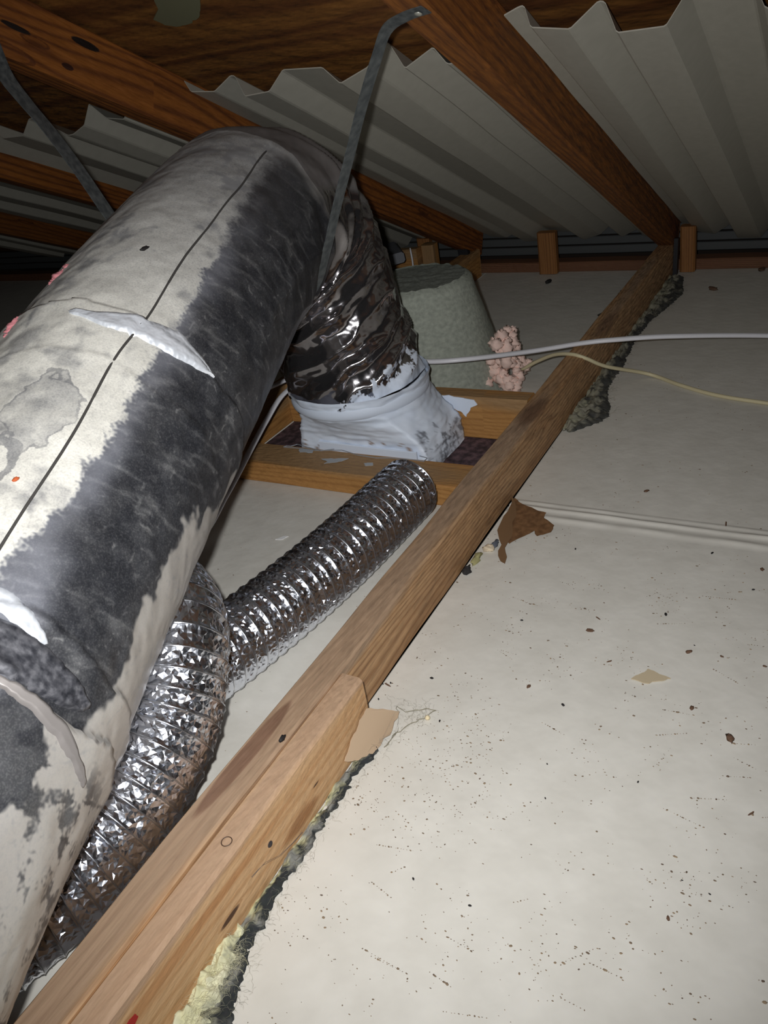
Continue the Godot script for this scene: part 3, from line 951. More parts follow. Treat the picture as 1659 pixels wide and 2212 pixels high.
# a strip lying on the jacket between two edges given as [s, a] lists
func jacket_strip(e0: Array, e1: Array, n: int, m: int, off: float, crump: float, seed_: float) -> ArrayMesh:
	var p := PackedVector3Array(); var uv := PackedVector2Array()
	var q0 := []; var q1 := []
	for e in e0: q0.append(Vector2(e[0], e[1]))
	for e in e1: q1.append(Vector2(e[0], e[1]))
	for i in n + 1:
		var t := float(i) / n * (q0.size() - 1)
		var k := mini(int(t), q0.size() - 2)
		var A: Vector2 = (q0[k] as Vector2).lerp(q0[k + 1], t - k)
		t = float(i) / n * (q1.size() - 1)
		k = mini(int(t), q1.size() - 2)
		var B: Vector2 = (q1[k] as Vector2).lerp(q1[k + 1], t - k)
		A.x += 0.0016 * N2.get_noise_2d(i * 0.31, seed_)
		B.x += 0.0016 * N2.get_noise_2d(i * 0.37, seed_ + 9.0)
		for j in m + 1:
			var f := float(j) / m
			var c := A.lerp(B, f)
			var lift := off * minf(1.0, minf(f, 1.0 - f) * 8.0 + 0.0) * minf(1.0, minf(i, n - i) * 0.5)
			if j == 0 or j == m or i == 0 or i == n: lift = -0.001
			else: lift += crump * (0.5 + N3.get_noise_3d(c.x * 60.0, c.y * 9.0, seed_))
			p.append(duct_point(c.x, c.y, lift))
			uv.append(Vector2(c.x * 6.0, c.y))
	return grid(n + 1, m + 1, p, uv, true)

func build_duct() -> void:
	DF = path_frames(DP, DN)
	make_jacket()
	var o := thing("insulated_duct", "thick dusty foil-jacketed duct rising from lower left and bending down into the white boot", "duct", Vector3(-0.5, 0, 0.1))
	var na := 220
	var p := PackedVector3Array(); var uv := PackedVector2Array()
	for i in DN + 1:
		var s: float = DF.len * i / DN
		var R: float = cr(DR, DF.t[i])
		for j in na + 1:
			var a := TAU * (j % na) / na
			var a2 := a - TAU if a > PI * 1.5 else a
			p.append(DF.c[i] + (DF.U[i] * cos(a) + DF.V[i] * sin(a)) * (R + duct_disp(s, a2)))
			uv.append(Vector2(float(i) / DN, float(j) / na))
	part("jacket", grid(DN + 1, na + 1, p, uv, true, PackedColorArray(), true), M.jacket, o)
	# stitched seam cord along the top
	var sp := []
	for k in 90:
		var s := 0.20 + 1.22 * k / 89.0
		sp.append(duct_point(s, 0.660 + 0.03 * N2.get_noise_2d(s * 5.0, 1.0), 0.0016))
	part("seam", tube(sp, 0.0014, 200, 8), mat(Color(0.24, 0.23, 0.22), 0.9), o, "dark seam running along the top")
	part("foil_tape", jacket_strip([[0.915, 0.16], [0.921, 0.39], [0.938, 0.687], [0.949, 0.916], [0.938, 1.145], [0.928, 1.309]], [[0.912, 0.18], [0.899, 0.49], [0.903, 0.687], [0.904, 0.949], [0.914, 1.145], [0.924, 1.30]], 34, 8, 0.0025, 0.0009, 4.0), M.tape, o, "bare bright foil crescent across the duct")
	part("foil_patch", jacket_strip([[0.570, 0.70], [0.572, 0.85], [0.560, 1.0], [0.545, 1.13]], [[0.553, 0.70], [0.548, 0.83], [0.541, 1.0], [0.540, 1.10]], 24, 6, 0.0025, 0.0006, 7.0), M.tape, o, "smooth bluish foil patch")
	var fm := tri(mat(Color.WHITE, 0.5, 0.3), 7.0)
	fm.albedo_texture = mottle(12, 512, Color(0.15, 0.155, 0.18), Color(0.46, 0.46, 0.48), 0.03, 5)
	part("jacket_flap", jacket_strip([[0.546, 0.80], [0.548, 0.98], [0.540, 1.2], [0.533, 1.36], [0.520, 1.52]], [[0.500, 0.80], [0.502, 1.02], [0.503, 1.2], [0.508, 1.36], [0.512, 1.48]], 30, 8, 0.004, 0.0012, 11.0), fm, o, "dark lapped flap of jacket")
	part("jacket_flap", jacket_strip([[0.502, 0.95], [0.503, 1.15], [0.497, 1.38], [0.482, 1.6], [0.470, 1.74]], [[0.494, 0.95], [0.490, 1.15], [0.482, 1.38], [0.472, 1.6], [0.466, 1.74]], 30, 6, 0.0022, 0.0006, 15.0), mat(Color(0.55, 0.53, 0.52), 0.5, 0.3), o, "torn edge of jacket, curled up")
	for q in [[1.03, 5.93 - TAU, 0.030], [0.915, 5.98 - TAU, 0.024]]:
		var l := []
		for k in 5:
			var c := duct_point(q[0] + 0.010 * (k - 2), q[1] - 0.01 * (k % 2), -0.001)
			l.append(blob(c, Vector3(0.005, 0.0035, 0.008) * (0.6 + 0.25 * (k % 3)), 0.8, k * 2.0 + q[0], 8, 10))
		part("exposed_insulation", merge(l), M.pink_deep, o, "pink insulation showing through a tear")

func build_boot() -> void:
	# white mastic-covered boot: round neck flaring to a rectangular foot
	var o := thing("duct_boot", "white mastic-coated square boot where the big duct meets the framed opening", "duct boot", Vector3(-0.84, 0, -1.31))
	var nu := 60
	var nv := 160
	var p := PackedVector3Array(); var uv := PackedVector2Array(); var col := PackedColorArray()
	for i in nu + 1:
		var t := float(i) / nu            # 0 neck, 1 foot
		var y := lerpf(0.175, 0.004, t)
		var k := smoothstep(0.10, 0.75, t)
		var cx := lerpf(-0.864, -0.832, smoothstep(0.0, 0.8, t))
		var cz := lerpf(-1.31, -1.314, t)
		var hx := lerpf(0.146, 0.152, smoothstep(0.45, 1.0, t)) - 0.010 * sin(PI * minf(t * 1.9, 1.0))
		var hz := lerpf(0.146, 0.088, smoothstep(0.0, 0.7, t))
		for j in nv + 1:
			var a := TAU * (j % nv) / nv
			var c := Vector2(cos(a), sin(a))
			var sq := c / maxf(absf(c.x), absf(c.y))
			sq = sq * 0.93 + c * 0.07
			var q := c.lerp(sq, k)
			var pos := Vector3(cx + q.x * hx, y, cz + q.y * hz)
			var d := 0.0034 * N3.get_noise_3d(pos.x * 10.0 + pos.y * 14.0, pos.y * 38.0 - pos.x * 6.0, pos.z * 10.0) + 0.0035 * N1.get_noise_3d(pos.x * 12.0, pos.y * 12.0, pos.z * 12.0)
			if absf(t - 0.42 - 0.08 * c.x) < 0.03: d -= 0.0015
			pos += Vector3(c.x, 0, c.y) * d
			p.append(pos)
			uv.append(Vector2(a, t))
			var n1 := N1.get_noise_3d(pos.x * 18.0, pos.y * 18.0, pos.z * 18.0)
			var n2 := N1.get_noise_3d(pos.x * 60.0, pos.y * 60.0, pos.z * 60.0 + 4.0)
			var w := Color(0.80, 0.88, 1.0).lerp(Color(0.56, 0.64, 0.77), clampf(0.5 + n1 * 1.4, 0, 1) * 0.4)
			if n2 > 0.26 and pos.y < 0.075 and absf(pos.x + 0.76) < 0.05 and c.y > 0: w = w.lerp(Color(0.30, 0.15, 0.05), 0.8)
			if n2 > 0.30 and pos.y < 0.06 and pos.x < -0.93: w = w.lerp(Color(0.25, 0.15, 0.08), 0.8)
			if c.x > 0.72 and pos.y < 0.070 + 0.05 * n1: w = w.lerp(Color(0.16, 0.17, 0.20), clampf(0.10 + n2 * 2.2 + n1, 0, 0.85))
			col.append(w)
	var bm := mat(Color.WHITE, 0.55)
	bm.vertex_color_use_as_albedo = true
	part("shell", grid(nu + 1, nv + 1, p, uv, false, col, true), bm, o)
	part("flange", timber(Vector3(-0.930, 0.052, -1.221), Vector3(-0.700, 0.050, -1.219), Vector3(0, 0, 1), 0.004, 0.020, 0.001, 1.0, 0.0, 8), M.mastic, o, "straight white folded edge at the foot")
	var rim := PackedVector3Array()
	for e in [[-1.015, -1.205], [-0.99, -1.222], [-0.68, -1.222], [-0.68, -1.208], [-0.83, -1.206]]: rim.append(Vector3(e[0], 0.0455, e[1]))
	part("sealant_bead", scrap(rim, Vector3.UP, 0.002, 0.001), mat(Color(0.55, 0.57, 0.60), 0.7), o, "grey sealant along the front edge")
	part("neck_band", lathe(Vector3(-0.864, 0.150, -1.31), [Vector2(0.1400, -0.014), Vector2(0.1445, -0.009), Vector2(0.1455, -0.002), Vector2(0.1450, 0.006), Vector2(0.1400, 0.012)], 60), M.mastic, o, "white wrapped band at the neck")

# ==================================================================== flexible foil ducts
func foil_tube(P: Array, R: float, pitch: float, seed_: int) -> ArrayMesh:
	var r := RandomNumberGenerator.new()
	r.seed = seed_
	var per := 6
	var f0 := path_frames(P, 50)
	var n := int(f0.len / pitch) * per
	var f := path_frames(P, n)
	var seg := 96
	var p := PackedVector3Array(); var uv := PackedVector2Array()
	for i in n + 1:
		var row := PackedVector3Array()
		for j in seg:
			var a := TAU * j / seg
			var ph := float(i) / per + float(j) / seg   # wound like a screw
			var q := absf(ph - roundf(ph)) * 2.0        # 0 on the wire, 1 between
			var d := 0.0012 - 0.0024 * smoothstep(0.0, 0.45, q)
			var loose := smoothstep(0.10, 0.5, q)
			d += loose * r.randf_range(-0.0012, 0.0012)
			var da := loose * r.randf_range(-0.4, 0.4) * TAU / seg
			var ds := loose * r.randf_range(-0.3, 0.3) * pitch / per
			row.append(f.c[i] + f.T[i] * ds + (f.U[i] * cos(a + da) + f.V[i] * sin(a + da)) * (R + d))
		row.append(row[0])
		p.append_array(row)
		for j in seg + 1: uv.append(Vector2(f.len * i / n * 5.0, float(j) / seg * 2.0))
	return flat_grid(n + 1, seg + 1, p, uv, true)

func wire_coil(P: Array, R: float, pitch: float) -> ArrayMesh:
	var per := 28
	var f0 := path_frames(P, 50)
	var turns := int(f0.len / pitch)
	var n := turns * per
	var f := path_frames(P, n)
	var pts := []
	var sp := PackedVector3Array()
	for i in n + 1:
		var a := -TAU * i / per
		sp.append(f.c[i] + (f.U[i] * cos(a) + f.V[i] * sin(a)) * (R + 0.0008))
	var p := PackedVector3Array(); var uv := PackedVector2Array()
	for i in n + 1:
		var t := (sp[mini(i + 1, n)] - sp[maxi(i - 1, 0)]).normalized()
		var u: Vector3 = (sp[i] - f.c[i]).normalized()
		var v := t.cross(u)
		for j in 6:
			var a := TAU * (j % 5) / 5.0
			p.append(sp[i] + (u * cos(a) + v * sin(a)) * 0.0009)
			uv.append(Vector2(i, j))
	return grid(n + 1, 6, p, uv, true, PackedColorArray(), true)

func build_foil_ducts() -> void:
	var near := [Vector3(-0.80, 0.062, 0.10), Vector3(-0.71, 0.062, -0.03), Vector3(-0.654, 0.064, -0.17), Vector3(-0.622, 0.075, -0.29), Vector3(-0.616, 0.120, -0.41), Vector3(-0.652, 0.175, -0.50), Vector3(-0.725, 0.180, -0.56), Vector3(-0.82, 0.15, -0.60), Vector3(-0.92, 0.10, -0.62), Vector3(-0.97, 0.07, -0.63)]
	var far := [Vector3(-0.635, 0.060, -1.25), Vector3(-0.648, 0.060, -1.085), Vector3(-0.662, 0.060, -0.85), Vector3(-0.690, 0.060, -0.66), Vector3(-0.735, 0.060, -0.47), Vector3(-0.79, 0.060, -0.33), Vector3(-0.84, 0.060, -0.2)]
	var list := [[near, 0.061, "foil flexible duct curving up under the big dusty duct, nearest the camera", Vector3(-0.62, 0, -0.25), 5], [far, 0.057, "straight foil flexible duct lying on the cream sheet, its open end against the front noggin", Vector3(-0.66, 0, -0.85), 9]]
	for q in list:
		var o := thing("flexible_duct", q[2], "flexible duct", q[3], "shiny foil flexible ducts")
		part("foil_skin", foil_tube(q[0], q[1], 0.020, q[4]), M.foil, o)
		part("spiral_wire", wire_coil(q[0], q[1], 0.020), M.wire, o)

func build_cover() -> void:
	var o := thing("cone_cover", "grey-green fibre cover shaped like an upturned bucket, standing behind the duct", "cover", Vector3(-0.905, 0, -1.69))
	var c := Vector3(-0.905, 0, -1.69)
	var nu := 40
	var nv := 90
	var p := PackedVector3Array(); var uv := PackedVector2Array()
	for i in nu + 1:
		var t := float(i) / nu
		var y := lerpf(0.266, 0.001, t)
		var r := lerpf(0.130, 0.205, t)
		if t < 0.04: r -= 0.012 * (1.0 - t / 0.04)
		for j in nv + 1:
			var a := TAU * (j % nv) / nv
			var d := 0.004 * N1.get_noise_3d(cos(a) * 1.2, y * 6.0, sin(a) * 1.2) + 0.0004 * N1.get_noise_3d(cos(a) * 14.0, y * 90.0, sin(a) * 14.0)
			var yy := y + (0.005 * N1.get_noise_2d(cos(a) * 5.0, sin(a) * 5.0) if i == 0 else 0.0)
			p.append(c + Vector3(cos(a) * (r + d), yy, sin(a) * (r + d)))
			uv.append(Vector2(float(j) / nv, t))
	part("side", grid(nu + 1, nv + 1, p, uv, false, PackedColorArray(), true), M.felt, o)
	p = PackedVector3Array(); uv = PackedVector2Array()
	for i in 16:
		var r := 0.124 * i / 15.0
		for j in nv + 1:
			var a := TAU * (j % nv) / nv
			var q := Vector3(cos(a) * r, 0.262 + 0.003 * N1.get_noise_2d(cos(a) * r * 30.0, sin(a) * r * 30.0), sin(a) * r)
			p.append(c + q)
			uv.append(Vector2(q.x, q.z))
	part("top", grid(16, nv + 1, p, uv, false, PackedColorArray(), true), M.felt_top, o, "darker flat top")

func build_straps() -> void:
	# one galvanised strap slung under the duct between two rafters
	var o := thing("metal_strap", "galvanised strap slung under the big duct between two rafters, both ends screwed up", "strap", Vector3(-0.86, 0.33, -1.0))
	var R := [Vector3(-0.46, 0.781, -1.035), Vector3(-0.4950, 0.7785, -1.040), Vector3(-0.530, 0.775, -1.048), Vector3(-0.562, 0.765, -1.058), Vector3(-0.585, 0.735, -1.062), Vector3(-0.625, 0.680, -1.075), Vector3(-0.665, 0.615, -1.085), Vector3(-0.705, 0.545, -1.09), Vector3(-0.735, 0.480, -1.085), Vector3(-0.765, 0.425, -1.075), Vector3(-0.83, 0.375, -1.06), Vector3(-0.90, 0.36, -1.05)]
	var sR := []
	var f := Vector3(0, 0.441, 1).normalized()
	for k in R.size(): sR.append(f)
	part("strap_band", ribbon(R, sR, 0.021, 0.0012, 80), M.strap, o)
	var Lp := [Vector3(-1.146, 0.87, -0.925), Vector3(-1.147, 0.835, -0.928), Vector3(-1.146, 0.795, -0.932), Vector3(-1.135, 0.755, -0.944), Vector3(-1.115, 0.710, -0.955), Vector3(-1.090, 0.655, -0.962), Vector3(-1.062, 0.590, -0.967), Vector3(-1.035, 0.53, -0.972), Vector3(-1.025, 0.47, -0.985), Vector3(-1.005, 0.415, -1.0), Vector3(-0.95, 0.37, -1.02), Vector3(-0.88, 0.352, -1.04), Vector3(-0.8, 0.352, -1.06)]
	var sL := []
	for k in Lp.size(): sL.append(f)
	part("strap_band", ribbon(Lp, sL, 0.03, 0.0012, 80), M.strap, o)
	var nd := Vector3(0, -cos(ANG), sin(ANG))
	var sc := [Vector2(0.0, 0.0022), Vector2(0.0030, 0.0020), Vector2(0.0048, 0.0010), Vector2(0.0052, 0.0)]
	part("screw", lathe(Vector3(-0.508, 0.7755, -1.0435), sc, 18, Vector3(-0.05, -0.9, 0.4)), M.screw, o)
	part("screw", lathe(Vector3(-1.1445, 0.826, -0.929), sc, 18, Vector3.RIGHT), M.screw, o)

func build_cables() -> void:
	var o := thing("white_cable", "thick white cable running behind the boot and across the joist to the right", "cable", Vector3(-0.5, 0.1, -1.7))
	part("sheath", tube([Vector3(-1.03, 0.155, -1.44), Vector3(-0.90, 0.150, -1.468), Vector3(-0.794, 0.143, -1.475), Vector3(-0.707, 0.142, -1.50), Vector3(-0.611, 0.115, -1.625), Vector3(-0.515, 0.108, -1.704), Vector3(-0.446, 0.107, -1.735), Vector3(-0.34, 0.094, -1.80), Vector3(-0.149, 0.062, -1.905), Vector3(0.15, 0.03, -1.98), Vector3(0.5, 0.01, -2.0)], 0.0072, 120, 12, 0.75), M.cable_white, o)
	o = thing("thin_cable", "thin cream cable lying over the joist and down across the right sheet", "cable", Vector3(-0.5, 0.1, -1.66))
	part("sheath", tube([Vector3(-0.74, 0.02, -1.75), Vector3(-0.68, 0.028, -1.715), Vector3(-0.62, 0.062, -1.700), Vector3(-0.57, 0.088, -1.680), Vector3(-0.522, 0.0995, -1.657), Vector3(-0.490, 0.092, -1.655), Vector3(-0.455, 0.060, -1.692), Vector3(-0.383, 0.010, -1.78), Vector3(-0.30, 0.0045, -1.735), Vector3(-0.219, 0.0045, -1.692), Vector3(-0.118, 0.0045, -1.666), Vector3(0.1, 0.0045, -1.62), Vector3(0.4, 0.0045, -1.6)], 0.0043, 140, 10), M.cable_cream, o)
	o = thing("white_cable", "white cable coming from behind the neck of the boot towards the left", "cable", Vector3(-1.05, 0.1, -1.3))
	part("sheath", tube([Vector3(-0.92, 0.14, -1.46), Vector3(-0.98, 0.150, -1.43), Vector3(-1.03, 0.158, -1.34), Vector3(-1.055, 0.160, -1.26), Vector3(-1.12, 0.150, -1.15), Vector3(-1.22, 0.125, -1.02), Vector3(-1.4, 0.08, -0.9)], 0.0062, 60, 10, 0.7), M.cable_white, o)
	o = thing("white_cable", "flat white cable drooping from the boot down beside the big duct", "cable", Vector3(-1.0, 0.1, -1.1))
	part("sheath", tube([Vector3(-0.95, 0.150, -1.45), Vector3(-0.995, 0.158, -1.385), Vector3(-1.010, 0.156, -1.305), Vector3(-1.018, 0.148, -1.24), Vector3(-1.003, 0.130, -1.154), Vector3(-0.990, 0.112, -1.085), Vector3(-0.990, 0.06, -0.98), Vector3(-1.0, 0.012, -0.88), Vector3(-1.03, 0.006, -0.7), Vector3(-1.05, 0.006, -0.6)], 0.0068, 80, 10, 0.55), M.cable_white, o)

# ==================================================================== fibrous insulation
func fluff(path: Array, inner_x: float, h: float, seed_: float, dark: Color, light: Color, yellow: Color, n := 140, fine_k := 1.0, dark_from := 0.25) -> ArrayMesh:
	# path: outer edge on the floor; inner edge is the joist face
	var p := PackedVector3Array(); var uv := PackedVector2Array(); var col := PackedColorArray()
	var m := 16
	for i in n + 1:
		var e: Vector3 = cr(path, float(i) / n)
		var rag := 0.006 * N1.get_noise_2d(e.z * 60.0, seed_) + 0.003 * N1.get_noise_2d(e.z * 200.0, seed_)
		var x1 := maxf(e.x + rag, inner_x + 0.002)
		for j in m + 1:
			var f := float(j) / m
			var x := lerpf(inner_x, x1, f)
			var lump := 0.55 + 0.9 * N1.get_noise_3d(x * 45.0, e.z * 30.0, seed_) + 0.35 * fine_k * N1.get_noise_3d(x * 160.0, e.z * 110.0, seed_)
			var y := h * lump * pow(sin(PI * clampf(0.22 + 0.78 * f, 0, 1)), 0.6)
			if j == m: y = -0.002
			var z := e.z + 0.003 * N1.get_noise_2d(x * 120.0, e.z * 120.0)
			p.append(Vector3(x, maxf(y, -0.001), z))
			uv.append(Vector2(f, i))
			var n1 := N1.get_noise_3d(x * 50.0, e.z * 25.0, seed_ + 5.0)
			var fine := N1.get_noise_3d(x * 420.0, e.z * 160.0, seed_)
			var c := light.lerp(yellow, clampf(0.5 + n1 * 2.0, 0, 1))
			c = c.lerp(dark, smoothstep(dark_from, dark_from + 0.5, f + n1 * 0.9 + fine * 0.35))
			col.append(c.darkened(clampf(0.3 * fine, 0, 0.4)))
	return grid(n + 1, m + 1, p, uv, true, col)

func fibres(pts: Array, seed_: int, count: int, len_: float, c0: Color, c1: Color, called: String, parent: Node) -> void:
	var r := RandomNumberGenerator.new()
	r.seed = seed_
	var hair := tube([Vector3(-0.5, -0.3, 0), Vector3(0, 0, 0), Vector3(0.33, 0.14, 0.1), Vector3(0.66, 0.12, -0.08), Vector3(1, 0, 0), Vector3(1.4, -0.3, 0)], 0.006, 8, 4)
	var mm := MultiMesh.new()
	mm.transform_format = MultiMesh.TRANSFORM_3D
	mm.use_colors = true
	mm.mesh = hair
	mm.instance_count = count
	var off := Vector3.ZERO
	var pp: Node = parent
	while pp is Node3D and pp != self:
		off += (pp as Node3D).position
		pp = pp.get_parent()
	for i in count:
		var k := r.randi_range(0, pts.size() - 2)
		var c: Vector3 = (pts[k] as Vector3).lerp(pts[k + 1], r.randf()) + Vector3(r.randf_range(-1, 1) * 0.012, r.randf_range(0.0, 0.012), r.randf_range(-1, 1) * 0.012)
		var L := len_ * r.randf_range(0.4, 1.2)
		var b := Basis.from_euler(Vector3(r.randf_range(-0.5, 0.5), r.randf_range(0, TAU), r.randf_range(-0.4, 0.4))).scaled(Vector3(L, L, L))
		mm.set_instance_transform(i, Transform3D(b, c - off))
		mm.set_instance_color(i, c0.lerp(c1, r.randf()))
	var o := MultiMeshInstance3D.new()
	o.name = called
	o.multimesh = mm
	o.material_override = M.vc
	o.set_meta("kind", "stuff")
	parent.add_child(o, true)

func build_insulation() -> void:
	var dark := Color(0.025, 0.028, 0.03)
	var light := Color(0.22, 0.22, 0.20)
	var yel := Color(0.52, 0.50, 0.28)
	var e := [Vector3(-0.43, 0, -0.60), Vector3(-0.436, 0, -0.566), Vector3(-0.447, 0, -0.525), Vector3(-0.444, 0, -0.473), Vector3(-0.447, 0, -0.44), Vector3(-0.444, 0, -0.396), Vector3(-0.446, 0, -0.354), Vector3(-0.440, 0, -0.312), Vector3(-0.433, 0, -0.279), Vector3(-0.421, 0, -0.25), Vector3(-0.411, 0, -0.222), Vector3(-0.405, 0, -0.17), Vector3(-0.40, 0, -0.10)]
	var o := thing("insulation_strip", "ragged charcoal and yellow fibre strip squeezed out under the short foreground board", "insulation", Vector3(-0.44, 0, -0.35))
	part("wool", fluff(e, -0.4605, 0.010, 2.0, dark, light, yel), M.vc, o)
	fibres(e, 5, 500, 0.011, Color(0.5, 0.48, 0.33), Color(0.10, 0.10, 0.10), "loose_fibres", o)
	o = thing("insulation_tuft", "pale yellow fluffy tuft of insulation at the bottom edge beside the short board", "insulation", Vector3(-0.435, 0.0, -0.22))
	var et := [Vector3(-0.452, 0, -0.33), Vector3(-0.452, 0, -0.305), Vector3(-0.450, 0, -0.285), Vector3(-0.441, 0, -0.262), Vector3(-0.433, 0, -0.240), Vector3(-0.424, 0, -0.215), Vector3(-0.420, 0, -0.185), Vector3(-0.420, 0, -0.15), Vector3(-0.42, 0, -0.12)]
	part("wool", fluff(et, -0.4606, 0.026, 12.0, Color(0.40, 0.40, 0.30), Color(0.70, 0.69, 0.50), Color(0.66, 0.64, 0.40), 90, 0.25, 0.75), M.vc, o)
	fibres([Vector3(-0.45, 0.004, -0.29), Vector3(-0.442, 0.006, -0.24), Vector3(-0.434, 0.006, -0.17)], 8, 600, 0.014, Color(0.62, 0.60, 0.40), Color(0.75, 0.74, 0.55), "loose_fibres", o)
	o = thing("insulation_strip", "grey-green fibre strip poking out along the far half of the long joist", "insulation", Vector3(-0.46, 0, -2.0))
	var e2 := [Vector3(-0.47, 0, -2.62), Vector3(-0.455, 0, -2.575), Vector3(-0.430, 0, -2.44), Vector3(-0.428, 0, -2.38), Vector3(-0.446, 0, -2.266), Vector3(-0.465, 0, -2.15), Vector3(-0.466, 0, -2.008), Vector3(-0.456, 0, -1.85), Vector3(-0.455, 0, -1.707), Vector3(-0.422, 0, -1.60), Vector3(-0.420, 0, -1.545), Vector3(-0.470, 0, -1.472), Vector3(-0.488, 0, -1.43)]
	part("wool", fluff(e2, -0.4928, 0.017, 6.0, Color(0.05, 0.05, 0.045), Color(0.24, 0.23, 0.18), Color(0.30, 0.29, 0.20), 260, 0.45), M.vc, o)
	fibres(e2.slice(1, 12), 15, 400, 0.016, Color(0.30, 0.29, 0.22), Color(0.08, 0.08, 0.07), "loose_fibres", o)
	o = thing("insulation_scrap", "small dark fibre scrap on the left side of the joist far away", "insulation", Vector3(-0.56, 0, -2.3))
	var l2 := []
	for k in 7: l2.append(blob(Vector3(-0.565 + 0.014 * N2.get_noise_2d(k * 1.7, 1.0) - 0.003 * (k % 3), 0.008, -2.42 + 0.045 * k), Vector3(0.024, 0.013, 0.032), 0.7, k * 1.3, 10, 12))
	part("wool", merge(l2), mat(Color(0.36, 0.35, 0.30), 0.95), o)
	# little bits by the middle of the joist
	var bits := [[Vector3(-0.484, 0.004, -0.95), Vector3(0.006, 0.006, 0.010), Color(0.17, 0.16, 0.16), "small black fibre bit at the foot of the long joist"], [Vector3(-0.474, 0.003, -1.02), Vector3(0.009, 0.005, 0.009), Color(0.82, 0.76, 0.66), "tiny cream fibre bit beside the long joist"], [Vector3(-0.468, 0.004, -1.033), Vector3(0.005, 0.004, 0.011), Color(0.34, 0.36, 0.40), "small grey oval bit touching the cream one"], [Vector3(-0.482, 0.003, -0.985), Vector3(0.006, 0.005, 0.018), Color(0.62, 0.60, 0.42), "yellowish fibre bit along the joist foot"]]
	for b in bits:
		o = thing("insulation_bit", b[3], "insulation", Vector3(b[0].x, 0, b[0].z))
		part("lump", blob(b[0], b[1], 0.8, b[0].z * 9.0, 10, 12), mat(b[2], 0.95), o)
	# pink tuft
	o = thing("pink_tuft", "fluffy pink insulation tuft against the foot of the grey cone", "insulation", Vector3(-0.70, 0, -1.73))
	var r := RandomNumberGenerator.new()
	r.seed = 4
	var l3 := []
	for k in 130:
		var t := r.randf()
		var c := Vector3(-0.700, 0.0, -1.69) + Vector3(r.randf_range(-0.075, 0.045), 0.0, r.randf_range(-0.05, 0.050))
		var top := 0.100 * exp(-pow((c.x + 0.695) / 0.034, 2.0)) + 0.02
		c.y = 0.012 + top * t
		l3.append(blob(c, Vector3(0.013, 0.012, 0.013) * r.randf_range(0.7, 1.3), 0.8, k * 0.77, 9, 11, 2.4))
	part("wool", merge(l3), M.pink, o)
	fibres([Vector3(-0.73, 0.03, -1.70), Vector3(-0.69, 0.07, -1.72), Vector3(-0.67, 0.02, -1.70)], 19, 200, 0.016, Color(0.75, 0.50, 0.43), Color(0.80, 0.60, 0.55), "loose_fibres", o)

# ==================================================================== paper scraps
func flat_poly(a: Array, y: float) -> PackedVector3Array:
	var v := PackedVector3Array()
	for q in a: v.append(Vector3(q[0], y, q[1]))
	return v

func build_scraps() -> void:
	var o := thing("torn_paper", "torn brown kraft paper stuck to the cream sheet beside the long joist", "paper scrap", Vector3(-0.44, 0, -1.10))
	part("paper", scrap(flat_poly([[-0.489, -1.184], [-0.472, -1.169], [-0.441, -1.155], [-0.417, -1.148], [-0.415, -1.130], [-0.391, -1.112], [-0.390, -1.090], [-0.408, -1.073], [-0.418, -1.088], [-0.425, -1.074], [-0.445, -1.039], [-0.468, -1.060]], 0.0048), Vector3.UP, 0.0006, 0.0), M.kraft, o)
	part("fold", scrap(PackedVector3Array([Vector3(-0.490, 0.018, -1.172), Vector3(-0.478, 0.007, -1.160), Vector3(-0.447, 0.007, -1.040), Vector3(-0.432, 0.003, -0.984), Vector3(-0.441, 0.004, -0.988), Vector3(-0.463, 0.008, -1.041)]), Vector3(0.4, 1, 0.2), 0.0008, 0.0), mat(Color(0.42, 0.31, 0.20), 0.8), o, "narrow folded strip pointing towards the camera")
	o = thing("peeled_paper", "beige peeled paper patch hanging off the end of the short board", "paper scrap", Vector3(-0.45, 0, -0.58))
	part("paper", scrap(PackedVector3Array([Vector3(-0.4585, 0.050, -0.583), Vector3(-0.452, 0.030, -0.606), Vector3(-0.443, 0.008, -0.628), Vector3(-0.438, 0.004, -0.590), Vector3(-0.444, 0.003, -0.556), Vector3(-0.452, 0.010, -0.535), Vector3(-0.4585, 0.022, -0.520), Vector3(-0.4592, 0.036, -0.540), Vector3(-0.4592, 0.046, -0.566)]), Vector3(1, 0.35, 0), 0.0008, 0.0015), M.paper, o)
	o = thing("fibre_wisp", "grey cobweb-like fibre wisp with a pale bead, beyond the peeled paper", "insulation", Vector3(-0.42, 0, -0.62))
	part("bead", blob(Vector3(-0.404, 0.004, -0.634), Vector3(0.0035, 0.0032, 0.0035), 0.3, 3.0, 8, 10), mat(Color(0.86, 0.80, 0.66), 0.8), o)
	part("wisp", scrap(flat_poly([[-0.452, -0.640], [-0.436, -0.634], [-0.412, -0.648], [-0.400, -0.650], [-0.408, -0.632], [-0.422, -0.615], [-0.432, -0.590], [-0.434, -0.57], [-0.430, -0.60], [-0.440, -0.622]], 0.001), Vector3.UP, 0.0015, 0.003), mat(Color(0.55, 0.53, 0.46), 0.95), o)
	fibres([Vector3(-0.45, 0.003, -0.635), Vector3(-0.42, 0.003, -0.63), Vector3(-0.404, 0.004, -0.645), Vector3(-0.432, 0.003, -0.58)], 29, 110, 0.014, Color(0.35, 0.34, 0.30), Color(0.6, 0.58, 0.48), "loose_fibres", o)
	o = thing("wood_chip", "pale torn wood chip lying alone on the right cream sheet", "wood chip", Vector3(-0.16, 0, -0.8))
	part("chip", scrap(flat_poly([[-0.184, -0.787], [-0.180, -0.796], [-0.171, -0.804], [-0.168, -0.812], [-0.160, -0.811], [-0.150, -0.808], [-0.138, -0.804], [-0.150, -0.795], [-0.166, -0.786]], 0.0005), Vector3.UP, 0.0012, 0.0015), M.chip, o)

func floor_at(u: float, v: float) -> Vector3:
	return Vector3(u, 0.0, v)

